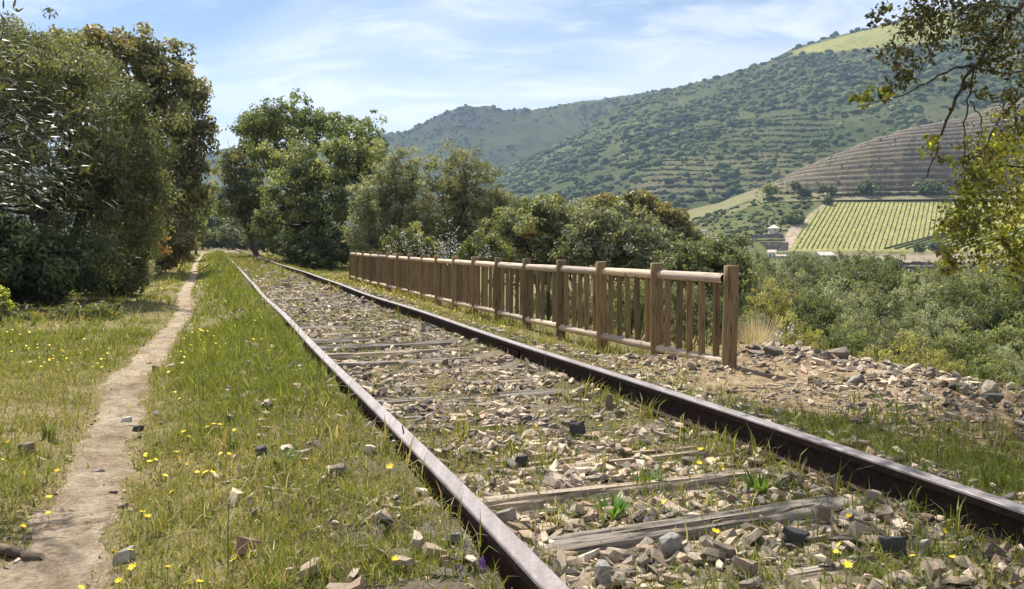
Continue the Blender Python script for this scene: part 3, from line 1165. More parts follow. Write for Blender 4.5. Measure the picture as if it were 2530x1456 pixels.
# ================================================================== STONES
def hull_proto(seed, flat):
    """A broken slab: an uneven polygon with skewed, snapped-off sides."""
    rs = np.random.RandomState(seed)
    k = rs.randint(4, 7)
    ang = np.sort((np.arange(k) + rs.uniform(-.3, .3, k)) / k * 6.283)
    rad = .5 * rs.uniform(.68, 1.0, k)
    asp = rs.uniform(.5, .8)
    lo = np.stack([np.cos(ang) * rad, np.sin(ang) * rad * asp, -.5 * flat + .12 * flat * rs.normal(size=k)], -1)
    sc = rs.uniform(.6, .98, (k, 1))
    sl = rs.normal(size=2) * .35 * flat
    up = lo.copy()
    up[:, :2] = lo[:, :2] * sc + rs.normal(size=2) * .06
    up[:, 2] = .5 * flat + up[:, 0] * sl[0] + up[:, 1] * sl[1] + .10 * flat * rs.normal(size=k)
    bm = bmesh.new()
    for p in np.concatenate([lo, up]): bm.verts.new(p)
    bmesh.ops.convex_hull(bm, input=bm.verts[:])
    bmesh.ops.delete(bm, geom=[v for v in bm.verts if not v.link_faces], context='VERTS')
    bmesh.ops.triangulate(bm, faces=bm.faces[:])
    bm.verts.ensure_lookup_table(); bm.verts.index_update()
    V = np.array([v.co[:] for v in bm.verts]); Fc = np.array([[v.index for v in f.verts] for f in bm.faces])
    bm.free()
    return V, Fc


STONE_P = [hull_proto(500 + k, f) for k, f in enumerate([.16, .22, .28, .36, .5, .2, .32, .6, .14, .26, .42, .18, .3, .24])]


def rot_mats(rs, n, tilt):
    a = rs.rand(n) * 6.283
    ax = rs.normal(size=(n, 2)) * tilt
    M = np.zeros((n, 3, 3))
    for i in range(n):
        M[i] = np.array(Matrix.Rotation(ax[i, 0], 3, 'X') @ Matrix.Rotation(ax[i, 1], 3, 'Y') @ Matrix.Rotation(a[i], 3, 'Z'))
    return M


def in_view(x, y, z, m=140):
    px = 1265 + F * x / y; py = HOR + F * (HC - z) / y
    return (y > .6) & (px > -m) & (px < 2530 + m) & (py < 1456 + m)


def sleeper_gap(n, t):
    ts = np.array(SLEEPER_T)
    d = np.min(np.abs(t[:, None] - ts[None]), axis=1)
    return d


def build_stones():
    rs = np.random.RandomState(23)
    n_, t_, s_ = [], [], []

    def add(n, t, s):
        n_.append(n); t_.append(t); s_.append(s)
    # between and beside the rails
    m = 60000
    t = 1.6 * (60 / 1.6) ** rs.rand(m)
    n = rs.uniform(0.05, 3.15, m)
    den = fbm(n * 1.4, t * 1.1, 81, 3)
    between = (n > .9) & (n < 2.46)
    keep = rs.rand(m) < np.where(between, np.clip((den - .12) * 3.0, .25, 1), np.clip((den - .30) * 2.0, .08, .75)) * np.interp(t, [0, 16, 24, 40, 60], [1, 1, .6, .12, .02])
    d = sleeper_gap(n, t)
    keep &= ~((d < .11) & (rs.rand(m) < .88 * sstep(20, 9, t) * (fbm(n * 1.1, t * 2.3, 87, 3) > .33)))
    keep &= (np.abs(n - RAIL_N[0]) > .085) & (np.abs(n - RAIL_N[1]) > .085)
    keep &= ~((n < .72) & (rs.rand(m) < .72))
    s = 0.028 + 0.095 * rs.rand(m) ** 2.4
    s *= np.interp(t, [0, 4, 10, 30], [1.0, 1, 1.05, 1.5])
    add(n[keep], t[keep], s[keep])
    # the heap right of the line, before the end post
    m = 19000
    t = rs.uniform(2.6, 9.5, m); n = rs.uniform(3.0, 6.3, m)
    w = sstep(3.4, 4.3, t + .22 * (n - 3)) * sstep(10.0, 7.6, t) * np.where(n > 4.25, sstep(6.9, 6.0, t) + .12 * sstep(6.3, 5.2, n), 1)
    w = w * np.interp(n, [3.0, 3.6, 4.6, 5.0, 5.7, 6.2], [.5, .55, .7, 1, 1, .35]) * np.clip((fbm(n * 1.6, t * 1.6, 83, 3) - .2) * 2.4, .1, 1)
    w = np.maximum(w, .10 * (t < 5))
    keep = rs.rand(m) < w
    add(n[keep], t[keep], (0.025 + 0.085 * rs.rand(keep.sum()) ** 2.4))
    # slabs heaped along the brink
    m = 260
    t = rs.uniform(3.2, 6.7, m); n = rs.normal(5.25, .28, m)
    add(n, t, .08 + .13 * rs.rand(m) ** 1.5)
    # grit
    m = 12000
    t = 1.8 * (16 / 1.8) ** rs.rand(m); n = rs.uniform(.3, 5.7, m)
    keep = rs.rand(m) < np.where(n < 3.1, .5, .9 * sstep(3.6, 4.4, t) * sstep(9.5, 7.5, t))
    add(n[keep], t[keep], .010 + .02 * rs.rand(keep.sum()) ** 2)
    # strays in the verge and on the path
    m = 2300
    t = 1.8 * (30 / 1.8) ** rs.rand(m); n = rs.uniform(-3.2, .75, m)
    w = np.clip((fbm(n * 1.2, t * 1.2, 85, 3) - .48) * 3.2, .03, .8) * np.interp(n, [-3.2, -1, -.3, .2, .75], [.3, .5, .55, .8, 1])
    keep = rs.rand(m) < w
    add(n[keep], t[keep], 0.022 + .065 * rs.rand(keep.sum()) ** 2)
    # chips on the path
    m = 4600
    t = 1.8 * (24 / 1.8) ** rs.rand(m)
    n = path_mid(t) + rs.normal(size=m) * path_half(t) * .75
    add(n, t, 0.008 + .03 * rs.rand(m) ** 3)
    n = np.concatenate(n_); t = np.concatenate(t_); s = np.concatenate(s_)
    x, y = xy(n, t)
    onb = (n > .1) & (n < 3.2)
    z = np.where(onb, ballast_z(n, t), gz(n, t)) + s * .02
    v = in_view(x, y, z)
    n, t, s, x, y, z, onb = [a[v] for a in (n, t, s, x, y, z, onb)]
    k = len(n)
    z = z + s * .25 * (rs.rand(k) < .25) * np.where(s < .1, 1, .4)
    asp = np.stack([rs.uniform(.95, 1.35, k), rs.uniform(.65, 1.0, k), rs.uniform(.42, .85, k)], -1)
    M = rot_mats(rs, k, .30)
    cols = np.array([.90, .835, .745]) * palette(rs, k, [(.30, .255, .205), (.42, .345, .265), (.13, .12, .11), (.37, .26, .19), (.46, .395, .31), (.19, .165, .14), (.52, .455, .37)],
                   [3, 2.6, 3.0, 1.0, 2.6, 3.2, 1.9]) * (1 + .12 * rs.normal(size=(k, 1)))
    size = s / y
    size[s > .4] = 0
    order = np.argsort(-size * onb)
    big = order[:300]
    me = []
    for q, (V, Fc) in enumerate(STONE_P):
        m_ = mesh_np('stone', V, Fc); m_.materials.append(MATS['stone']); me.append(m_)
    for i in big:
        o = bpy.data.objects.new('stone', me[i % len(me)]); COL.objects.link(o)
        o.parent = BALLAST
        o.matrix_local = Matrix.Translation((x[i], y[i], z[i])) @ Matrix(M[i].tolist()).to_4x4() @ Matrix.Diagonal((*(asp[i] * s[i]), 1))
    rest = order[300:]
    cl = np.clip(cols, .02, .8)
    rb = rest[onb[rest]]; ro = rest[~onb[rest]]
    for ids, nm, par in ((rb, 'loose_stones', BALLAST), (ro, 'scattered_stones', None)):
        o = link(nm, scatter_mesh(nm, STONE_P, np.stack([x, y, z], -1)[ids], (asp * s[:, None])[ids], M[ids], cl[ids], False), 'loose_stone', par)
        o['kind'] = 'stuff'
        if par is None:
            tag(o, 'broken slate chips strewn along the verge, the path and the brink', 'stones')


build_stones()


def rock(px, py, wpx, flat, mat, label, seed, z=0.02, rz=0.0, tilt=(0, 0), stretch=.7, cat='rock', name='rock', sub=True):
    p = on(px, py, z)
    n, t = nt(p[0], p[1])
    p[2] = float(gz(n, t)) if not (.1 < n < 3.2) else float(ballast_z(np.array([n]), np.array([t]))[0])
    w = wpx / F * p[1]
    V, Fc = hull_proto(seed, flat)
    bm = bmesh.new()
    vs = [bm.verts.new((v[0] * w, v[1] * w * stretch / .8, v[2] * w)) for v in V]
    for f in Fc: bm.faces.new([vs[i] for i in f])
    bmesh.ops.dissolve_limit(bm, angle_limit=.25, verts=bm.verts[:], edges=bm.edges[:])
    bmesh.ops.bevel(bm, geom=bm.edges[:], offset=w * .025, segments=1, affect='EDGES')
    bmesh.ops.triangulate(bm, faces=bm.faces[:])
    rs = np.random.RandomState(seed)
    for v in bm.verts: v.co += Vector(rs.normal(size=3) * w * .006)
    me = bpy.data.meshes.new(name); bm.to_mesh(me); bm.free()
    zz = min(c.co.z for c in me.vertices)
    o = link(name, me, mat, None, (p[0], p[1], p[2] - zz * .62), (tilt[0], tilt[1], rz))
    return tag(o, label, cat)


rock(307, 1013, 52, .26, 'rock_pale', 'thin pale slate slab lying in the middle of the path', 601, rz=.3, stretch=.6)
rock(342, 1035, 42, .3, 'rock_dark', 'small dark wedge of stone at the path rim behind the pale slab', 602, rz=.5)
rock(242, 1146, 58, .28, 'rock_grey', 'flat grey stone on the trodden path with a pale top', 603, rz=.4, stretch=.55)
rock(310, 1362, 78, .42, 'rock_pale', 'long pale block of stone at the foot of the path', 604, rz=.35, stretch=.45)
rock(387, 902, 24, .5, 'rock_dark', 'small upright dark stone beside the far bend of the path', 605)
rock(425, 901, 30, .35, 'rock_pale', 'small white flat stone beside the upright dark stone', 606)
rock(642, 1162, 46, .62, 'rock_dark', 'black lump of stone standing in the verge grass', 607, rz=.8)
rock(1655, 1362, 108, .62, 'rock_grey', 'big angular grey rock between the rails at the front sleepers', 608, z=.06, rz=.2)
rock(1490, 1440, 100, .6, 'rock_grey', 'bluish grey boulder at the bottom edge between the rails', 609, z=.06, rz=1.3)
rock(2162, 1262, 70, .38, 'rock_pink', 'flat pinkish stone close to the fence-side rail', 610, z=.06, rz=.1, stretch=.6)
rock(2040, 1295, 60, .85, 'rock_brown', 'blocky brown stone just before the pinkish one', 611, z=.05, rz=.6)
rock(1965, 1338, 100, .5, 'rock_dark', 'wide black slab of slate in the shade between the rails', 612, z=.05, rz=.15, stretch=.5)
rock(2195, 1372, 92, .5, 'rock_dark', 'dark flat slate block before the black slab, grass beside it', 613, z=.05, rz=-.1, stretch=.5)
rock(2280, 1375, 62, .7, 'rock_grey', 'rounded grey stone leaning on the dark slate block', 614, z=.05, rz=.9)
rock(1425, 1080, 60, .6, 'rock_dark', 'dark pointed stone among the middle sleepers', 615, z=.05, rz=.4)
rock(1290, 1150, 52, .7, 'rock_dark', 'sharp dark stone behind the broad pale sleeper', 616, z=.06, rz=.3)
rock(1505, 1020, 42, .9, 'rock_brown', 'square brown stone near the foot of the fence-side rail', 617, z=.05, rz=.7)
rock(70, 1105, 60, .5, 'rock_brown', 'brown clod of stone left of the path among weeds', 618, rz=.3)
rock(1245, 1290, 90, .5, 'rock_grey', 'layered grey stone beside the near rail, sunlit on top', 619, z=.05, rz=.2)
rock(2110, 930, 100, .22, 'rock_grey', 'long tilted slate slab on the heap past the end post', 620, z=.05, rz=.55, tilt=(.1, -.3), stretch=.4)


def build_log():
    p0 = on(-40, 1312, .05); p1 = on(102, 1335, .04)
    u = np.linspace(0, 1, 14)[:, None]
    rs = np.random.RandomState(4)
    pts = p0 + (p1 - p0) * u + rs.normal(size=(14, 3)) * .006 + np.array([0, 0, .012])
    rad = .014 + .006 * rs.rand(14); rad[-1] = .006
    n, t = nt(pts[:, 0], pts[:, 1]); pts[:, 2] = gz(n, t) + .02
    V, Q = tube_arrays(pts, rad, 9)
    V += rs.normal(size=V.shape) * .003
    o = link('dead_branch', mesh_np('dead_branch', V, Q, None, True), 'dead_wood')
    tag(o, 'dark rotten branch lying at the lower left beside the path', 'branch')


build_log()


# ================================================================== FENCE
def build_fence():
    FN = 4.397
    fz = np.interp
    t0, dt = 6.246, 1.2707
    tp = t0 + dt * np.arange(18)
    top = np.interp(tp, [6.2, 7.5, 8.8, 12.6, 18, 28], [.894, .886, .872, .848, .824, .822])
    root = empty('fence', (*xy(FN, tp[0]), 0))
    tag(root, 'brown wooden post and rail fence with upright balusters along the track', 'fence')
    rs = np.random.RandomState(3)
    ox, oy = root.location.x, root.location.y

    def pole(name, p0, p1, r0, r1, mat, k=14, m=8, cap=0.0, wob=.012, flat=None):
        """A round pole whose own Z axis runs along it, so the grain follows."""
        p0 = np.asarray(p0, float); p1 = np.asarray(p1, float)
        d = Vector(p1 - p0); L = d.length
        u = np.linspace(0, 1, m)
        rad = r0 + (r1 - r0) * u
        zz = u * L
        if cap:
            rad = np.append(rad, rad[-1] - cap); zz = np.append(zz, L + cap * .6)
            rad = np.append(rad, 1e-4); zz = np.append(zz, L + cap * .75)
            rad = np.insert(rad, 0, 1e-4); zz = np.insert(zz, 0, 0)
        th = np.arange(k) * 2 * math.pi / k
        ph = rs.rand() * 6.28
        mm = len(zz)
        wv = 1 + wob * np.sin(3 * th[None] + ph + zz[:, None] * 2.3) + wob * rs.normal(size=(mm, k)) * .7
        bend = wob * r0 * 6 * np.sin(zz / max(L, .01) * math.pi + ph)[:, None]
        V = np.stack([np.cos(th)[None] * rad[:, None] * wv + bend, np.sin(th)[None] * rad[:, None] * wv, np.repeat(zz[:, None], k, 1)], -1)
        i = np.arange(mm * k).reshape(mm, k); j = np.roll(i, -1, 1)
        Q = np.stack([i[:-1], j[:-1], j[1:], i[1:]], -1).reshape(-1, 4)
        me = mesh_np(name, V.reshape(-1, 3), Q, None, True)
        q = d.to_track_quat('Z', 'Y')
        o = link(name, me, mat, root, (p0[0] - ox, p0[1] - oy, p0[2]))
        o.rotation_mode = 'QUATERNION'
        o.rotation_quaternion = q
        return o

    for i, t in enumerate(tp):
        x, y = xy(FN, t)
        lean = rs.normal(size=2) * .013
        g = float(gz(FN, t))
        pole('post', (x, y, g - .25), (x + lean[0], y + lean[1], top[i] - .012), .0685, .066, 'post_wood', 18, 9, .007, .012)
    for i in range(17):
        a, b = tp[i] + .05, tp[i + 1] - .05
        za, zb = top[i] - .128, top[i + 1] - .128
        pole('top_rail', (*xy(FN, b), zb + .004 * rs.normal()), (*xy(FN, a), za + .004 * rs.normal()), .046, .048, 'rail_wood', 14, 10, 0, .02)
        la, lb = top[i] - .905 + (.02 if i == 0 else 0), top[i + 1] - .905
        pole('bottom_rail', (*xy(FN, b), lb + .006 * rs.normal()), (*xy(FN, a), la + .006 * rs.normal()), .045, .047, 'rail_wood', 14, 10, 0, .02)
        for k in range(5):
            u = (k + 1) / 6 + rs.normal() * .006
            t = tp[i] + (tp[i + 1] - tp[i]) * u
            zt = top[i] + (top[i + 1] - top[i]) * u
            x, y = xy(FN + rs.normal() * .004, t)
            ln = rs.normal() * .006
            if i == 3 and k == 1:
                zm = zt - .46
                pole('baluster', (x, y, zt - .90), (x, y, zm), .025, .025, 'dark_wood', 10, 4)
                pole('baluster', (x, y, zm), (x + ln, y, zt - .12), .026, .026, 'post_wood', 10, 4)
            else:
                pole('baluster', (x, y, zt - .90), (x + ln, y, zt - .12), .0325, .0310, 'post_wood', 10, 5)


build_fence()

# ================================================================== TREES BESIDE THE LINE
OAK = [(.045, .060, .022), (.060, .078, .028), (.085, .095, .036), (.105, .085, .035), (.125, .100, .045), (.035, .045, .020)]
OAKW = [3, 3, 2, 1.6, 1.1, 2]
OLIVE = [(.085, .095, .062), (.105, .115, .078), (.065, .078, .045), (.13, .14, .095)]
FINE = [(.052, .060, .030), (.066, .076, .038), (.085, .094, .046), (.040, .048, .024)]
PALE = [(.10, .125, .045), (.13, .155, .062), (.085, .105, .042), (.055, .072, .028), (.115, .12, .055)]
YELLOW = [(.15, .155, .05), (.19, .19, .065), (.115, .12, .04), (.14, .125, .05)]
GOLD = [(.20, .15, .055), (.24, .19, .075), (.15, .115, .045), (.11, .10, .04)]
GREY = [(.075, .085, .055), (.095, .105, .070), (.060, .070, .042), (.115, .125, .08)]


def foot(px, Y):
    x = (px - 1265) / F * Y
    n, t = nt(x, Y)
    return np.array([x, Y, float(gz(n, t))])


def lobes_from(px_list, Y, base):
    """(px, py, rx_px, rz_px, depth offset m, depth radius factor) -> lobes in metres relative to base."""
    out = []
    for (px, py, rx, rz, dy, ry) in px_list:
        yy = Y + dy
        c = at(px, py, yy) - base
        sx, sz = rx / F * yy, rz / F * yy
        out.append((*c, sx, sx * ry, sz))
    return out


def side_tree(name, label, px, Y, lob, seed, ncl, clr, per, ln, asp, cols, w=None, **kw):
    b = foot(px, Y)
    return tree(name, label, kw.pop('cat', 'tree'), b, seed, lobes_from(lob, Y, b), ncl, clr, per, ln, asp, cols, w, **kw)


# left of the path
side_tree('tamarisk_tree', 'big dark feathery tree with drooping fine foliage left of the path', 140, 15.2,
          [(170, 330, 215, 210, 0, .8), (90, 220, 170, 130, .6, .8), (300, 380, 120, 150, -.2, .9), (60, 480, 180, 190, .2, .8), (250, 560, 150, 150, 0, .8), (330, 470, 80, 120, .2, .9), (40, 120, 110, 60, 1.0, .9)],
          21, 900, .26, 78, .082, .26, FINE, None, trunk_r=.12, fork=1.7, stems=3, limbs=16, droop=.35, inner=.5)
side_tree('holm_oak', 'tall brownish green oak with a rounded top rising behind the feathery tree', 330, 29,
          [(280, 170, 170, 100, 0, .9), (390, 210, 110, 110, -.4, .9), (440, 260, 70, 80, -.6, 1), (420, 370, 100, 110, 0, .9), (150, 180, 110, 100, .8, .9), (300, 330, 150, 140, .4, .8), (430, 480, 80, 90, -.3, 1), (470, 330, 55, 60, -.4, 1), (390, 560, 90, 60, 0, .9)],
          22, 860, .36, 50, .15, .52, [(.060, .066, .029), (.080, .081, .037), (.10, .088, .043), (.118, .106, .056), (.05, .056, .026), (.092, .096, .042)], [2, 2.4, 2.2, 1.6, 1.6, 1.4], trunk_r=.28, fork=2.6, limbs=14)
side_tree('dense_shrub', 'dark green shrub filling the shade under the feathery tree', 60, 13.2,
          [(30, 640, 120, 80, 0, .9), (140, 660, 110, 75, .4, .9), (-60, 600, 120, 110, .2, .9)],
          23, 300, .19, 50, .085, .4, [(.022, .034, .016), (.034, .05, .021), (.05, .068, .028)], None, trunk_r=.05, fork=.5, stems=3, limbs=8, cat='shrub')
side_tree('leafy_shrub', 'dusky green rounded shrub at the right foot of the feathery tree', 270, 17,
          [(250, 640, 90, 75, 0, .9), (310, 610, 70, 80, .2, .9), (280, 690, 80, 45, -.3, .9)],
          24, 260, .19, 48, .09, .42, [(.028, .042, .018), (.04, .056, .024), (.055, .07, .028)], None, trunk_r=.05, fork=.6, stems=3, limbs=8, cat='shrub')
side_tree('golden_shrub', 'shrub with orange and golden young leaves beside the path', 372, 24,
          [(362, 570, 34, 62, 0, .9), (340, 610, 40, 40, .2, .9), (385, 600, 30, 36, 0, 1)],
          25, 120, .16, 34, .09, .45, [(.30, .17, .045), (.26, .18, .06), (.13, .13, .04), (.08, .09, .03)], [1.5, 1.5, 2, 2], trunk_r=.04, fork=.8, stems=2, limbs=6, cat='shrub', mat='glow_leaf')
side_tree('broom_bush', 'brownish twiggy bush overhanging the path on its left', 425, 29,
          [(430, 615, 55, 36, 0, .9), (395, 640, 40, 30, 0, .9), (455, 600, 30, 30, -.5, .9)],
          26, 130, .2, 40, .11, .35, [(.10, .085, .042), (.13, .12, .06), (.07, .075, .032), (.16, .16, .09)], None, trunk_r=.03, fork=.3, stems=3, limbs=3, cat='bush')
side_tree('silvery_bush', 'silvery grey wispy bush at the edge of the path clearing', 345, 21,
          [(342, 660, 34, 32, 0, .9), (330, 690, 30, 20, -.2, .9)],
          27, 80, .17, 40, .14, .14, [(.17, .18, .12), (.21, .21, .15), (.12, .13, .075)], None, trunk_r=.03, fork=.35, stems=3, limbs=6, cat='bush', droop=-.4)
side_tree('round_small_tree', 'small round grey-green tree at the far end of the path', 485, 66,
          [(484, 580, 22, 24, 0, 1), (480, 592, 18, 14, 0, 1)],
          28, 80, .3, 40, .17, .5, [(.07, .085, .04), (.09, .105, .05), (.055, .07, .03)], None, trunk_r=.12, fork=.9, limbs=6)
side_tree('verge_oak', 'mid green oak closing the left row before the small round tree', 440, 48,
          [(440, 520, 70, 70, 0, .9), (400, 470, 70, 70, 1, .9), (470, 560, 40, 46, -.5, 1)],
          29, 240, .4, 40, .19, .5, [(.05, .07, .024), (.075, .095, .032), (.10, .11, .04)], None, trunk_r=.2, fork=1.4, limbs=9)

# where the line disappears
side_tree('distant_cypress', 'dark narrow conifer standing where the rails vanish', 548, 150,
          [(548, 545, 14, 62, 0, 1), (546, 490, 9, 30, 0, 1)],
          30, 120, .6, 34, .32, .4, [(.022, .036, .02), (.03, .045, .024)], None, trunk_r=.2, fork=1.5, limbs=4)
side_tree('distant_oak', 'dark bluish tree closing the end of the track', 515, 135,
          [(512, 545, 32, 46, 0, 1), (530, 570, 34, 34, 4, 1), (500, 500, 22, 34, 3, 1)],
          31, 200, .8, 34, .38, .5, [(.03, .045, .024), (.04, .058, .028), (.05, .068, .03)], None, trunk_r=.25, fork=2, limbs=6)
side_tree('distant_bush', 'rounded grey bush just right of the vanishing rails', 580, 105,
          [(578, 585, 28, 26, 0, 1), (606, 590, 26, 22, 2, 1), (560, 592, 18, 18, 1, 1)],
          32, 150, .5, 36, .26, .5, [(.06, .072, .038), (.075, .088, .045), (.045, .058, .03)], None, trunk_r=.15, fork=1, limbs=6, cat='bush')
for k_, (px_, Y_, top_, w_, dk_) in enumerate([(500, 120, 505, 44, 0), (535, 165, 470, 40, 1), (560, 175, 490, 44, 1), (590, 140, 500, 50, 0), (620, 115, 530, 46, 0), (470, 110, 480, 50, 0), (548, 130, 560, 34, 0), (515, 150, 540, 40, 1), (655, 95, 560, 40, 0)]):
    bt_ = 606
    mid_ = (top_ + bt_) / 2
    side_tree('end_tree', 'dark tree of the wood that closes the track, %s from the front' % ['fifth', 'eighth', 'ninth', 'sixth', 'third', 'second', 'fourth', 'seventh', 'first'][k_], px_, Y_,
              [(px_, mid_, w_ * .8, (bt_ - top_) * .5, 0, 1), (px_ - w_ * .4, mid_ + 14, w_ * .6, (bt_ - top_) * .4, 1, 1), (px_ + w_ * .4, mid_ + 10, w_ * .6, (bt_ - top_) * .42, -1, 1)],
              840 + k_, 150, .75, 34, .34, .5, [(.022, .034, .02), (.03, .043, .023), (.042, .055, .027)] if dk_ else [(.045, .058, .028), (.06, .074, .034), (.036, .048, .024)], None, trunk_r=.2, fork=1.6, limbs=5, group='trees closing the track')
# right of the line
side_tree('leaning_oak', 'dark oak with a leaning trunk left of the great pale oak', 640, 56,
          [(600, 410, 52, 40, 0, 1), (640, 350, 60, 60, 0, 1), (585, 500, 44, 46, 0, 1), (625, 480, 50, 60, -.5, 1), (590, 440, 50, 40, 1, 1), (640, 560, 40, 40, 0, 1)],
          33, 330, .42, 42, .2, .5, [(.040, .052, .021), (.055, .066, .026), (.085, .075, .03), (.10, .082, .036), (.07, .085, .03)], [2.4, 2.2, 1, .6, 1.6], trunk_r=.24, fork=2.3, limbs=10, fork_xy=(-.9, 0))
side_tree('crest_oak', 'open-crowned oak whose ragged top stands above the pale oak', 735, 48,
          [(690, 300, 90, 44, 0, .9), (640, 310, 62, 40, 0, .9), (740, 285, 90, 38, .5, .9), (800, 310, 70, 34, .4, .9), (680, 380, 80, 70, .5, .8), (860, 330, 90, 50, .8, .8), (900, 380, 60, 60, .6, .9)],
          34, 430, .4, 38, .17, .5, [(.055, .075, .027), (.075, .098, .036), (.10, .12, .045), (.04, .054, .022)], [3, 3, 1.8, 2], trunk_r=.3, fork=4.2, limbs=14)
side_tree('pale_oak', 'great leafy oak with pale green tops beside the track before the fence', 790, 41,
          [(790, 400, 110, 76, 0, .9), (880, 400, 80, 76, .4, .9), (720, 470, 80, 80, 0, .9), (800, 510, 110, 90, -.6, .8), (890, 500, 70, 90, .2, .9), (700, 560, 66, 70, 0, .9), (780, 600, 90, 50, -.4, .8)],
          35, 640, .36, 46, .155, .5, [(.055, .072, .028), (.085, .105, .042), (.12, .14, .06), (.14, .155, .075), (.035, .047, .02)], [2.2, 2.6, 2.2, 1.2, 1.8], trunk_r=.3, fork=2.2, limbs=12)
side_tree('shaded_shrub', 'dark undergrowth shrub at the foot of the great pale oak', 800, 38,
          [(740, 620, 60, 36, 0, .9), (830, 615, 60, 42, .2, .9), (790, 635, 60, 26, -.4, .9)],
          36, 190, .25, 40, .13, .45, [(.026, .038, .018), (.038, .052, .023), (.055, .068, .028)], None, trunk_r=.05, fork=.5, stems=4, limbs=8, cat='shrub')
side_tree('olive_tree', 'grey-green feathery olive tree behind the far end of the fence', 975, 33,
          [(985, 430, 70, 62, 0, .9), (940, 500, 70, 80, 0, .9), (1010, 520, 80, 80, .2, .9), (900, 570, 50, 60, -.3, .9), (960, 590, 80, 50, 0, .9)],
          37, 480, .27, 46, .12, .3, OLIVE, None, trunk_r=.13, fork=1.7, stems=2, limbs=12, mat='leaf')
side_tree('olive_tree', 'broad greyish olive tree with visible limbs, right of its feathery neighbour', 1130, 32,
          [(1120, 430, 80, 66, 0, .9), (1170, 470, 80, 80, .3, .9), (1080, 520, 80, 90, -.2, .9), (1190, 560, 80, 70, 0, .9), (1110, 600, 100, 50, -.3, .9), (1225, 520, 40, 60, .4, .9)],
          38, 560, .27, 46, .12, .3, [(.075, .08, .045), (.095, .10, .06), (.06, .066, .036), (.115, .12, .07)], None, trunk_r=.14, fork=1.6, stems=3, limbs=14)
side_tree('flowering_shrub', 'light green shrub dotted with pinkish white flowers behind the fence', 1020, 23.5,
          [(1020, 590, 46, 40, 0, .9), (985, 610, 36, 26, .1, .9), (1050, 615, 40, 24, 0, .9)],
          39, 130, .16, 36, .085, .4, [(.07, .084, .034), (.09, .104, .044), (.055, .068, .028), (.105, .115, .055)], None, trunk_r=.03, fork=.5, stems=3, limbs=6, cat='shrub', mat='glow_leaf')
side_tree('green_shrub', 'fresh green shrub behind the middle of the fence', 1195, 21.5,
          [(1195, 610, 40, 34, 0, .9), (1230, 628, 34, 22, 0, .9), (1165, 632, 30, 18, 0, .9)],
          40, 120, .15, 36, .08, .4, [(.06, .076, .03), (.08, .094, .038), (.05, .062, .026), (.095, .105, .05)], None, trunk_r=.03, fork=.5, stems=3, limbs=6, cat='shrub', mat='glow_leaf')
side_tree('valley_oak', 'grey-green oak with ochre shoots behind the middle fence posts', 1330, 25,
          [(1320, 560, 90, 70, 0, .9), (1260, 590, 60, 60, .2, .9), (1345, 515, 40, 40, 0, .9), (1400, 590, 80, 60, .1, .9), (1310, 650, 100, 50, -.3, .9)],
          41, 480, .23, 48, .10, .48, [(.075, .085, .045), (.095, .11, .055), (.12, .13, .07), (.15, .12, .05), (.05, .06, .03)], [3, 3, 2, 1, 2], trunk_r=.12, fork=2.4, stems=2, limbs=12)
side_tree('valley_oak', 'soft grey-green oak with a broad crown above the fence rail', 1520, 23.5,
          [(1500, 570, 90, 60, 0, .9), (1570, 590, 80, 60, .3, .9), (1440, 620, 70, 50, -.2, .9), (1540, 640, 110, 50, -.2, .9)],
          42, 430, .23, 48, .095, .48, GREY, None, trunk_r=.12, fork=2.2, stems=2, limbs=12)
side_tree('golden_oak', 'oak with golden brown tufts of new leaves topping the row behind the fence', 1585, 28,
          [(1580, 505, 50, 26, 0, .9), (1500, 500, 46, 24, .4, .9), (1610, 530, 46, 30, -.2, .9), (1668, 560, 34, 42, -.6, 1), (1670, 620, 34, 36, -.6, 1)],
          43, 260, .22, 44, .10, .48, [(.095, .088, .044), (.12, .108, .056), (.08, .076, .036), (.06, .064, .032)], [3, 2, 2, 2], trunk_r=.12, fork=3.4, stems=1, limbs=10, mat='glow_leaf')
side_tree('valley_bush', 'dull olive green bush low behind the last fence bays', 1740, 21,
          [(1740, 630, 70, 46, 0, .9), (1800, 640, 60, 46, .2, .9), (1690, 670, 60, 40, -.2, .9), (1780, 690, 80, 50, -.4, .9)],
          44, 330, .2, 48, .085, .45, [(.07, .082, .036), (.09, .105, .045), (.055, .066, .03), (.11, .12, .06)], None, trunk_r=.08, fork=1.6, stems=3, limbs=10, cat='bush')


for k_, (px_, Y_, lob_, lab_) in enumerate([
        (1240, 37, [(1245, 530, 60, 50, 0, .9), (1290, 540, 56, 44, .4, .9), (1210, 580, 60, 50, 0, .9), (1270, 610, 80, 44, -.3, .9)], 'hazy grey olive filling the gap right of the two tall olives'),
        (1430, 31, [(1420, 530, 60, 34, 0, .9), (1460, 545, 60, 40, .3, .9), (1380, 560, 60, 44, 0, .9), (1430, 610, 90, 50, -.3, .9)], 'grey-green oak behind the ochre shooted one, between fence posts'),
        (1640, 27, [(1640, 585, 60, 34, 0, .9), (1700, 605, 60, 36, .3, .9), (1600, 620, 70, 40, 0, .9), (1670, 650, 80, 40, -.3, .9)], 'low grey oak closing the row before the olive green bush')]):
    side_tree('backing_tree', lab_, px_, Y_, lob_, 860 + k_, 330, .26, 46, .11, .4, GREY, None, trunk_r=.12, fork=2.2, stems=2, limbs=10)


# ================================================================== VALLEY TREES (copies of a few kinds)
def proto(seed, lob, ncl, clr, per, ln, asp, cols, tr, fork, mat='leaf', **kw):
    return tree('valley_tree', 'x', 'tree', (0, 0, -500), seed, lob, ncl, clr, per, ln, asp, cols, None, trunk_r=tr, fork=fork, limbs=9, mat=mat, **kw)


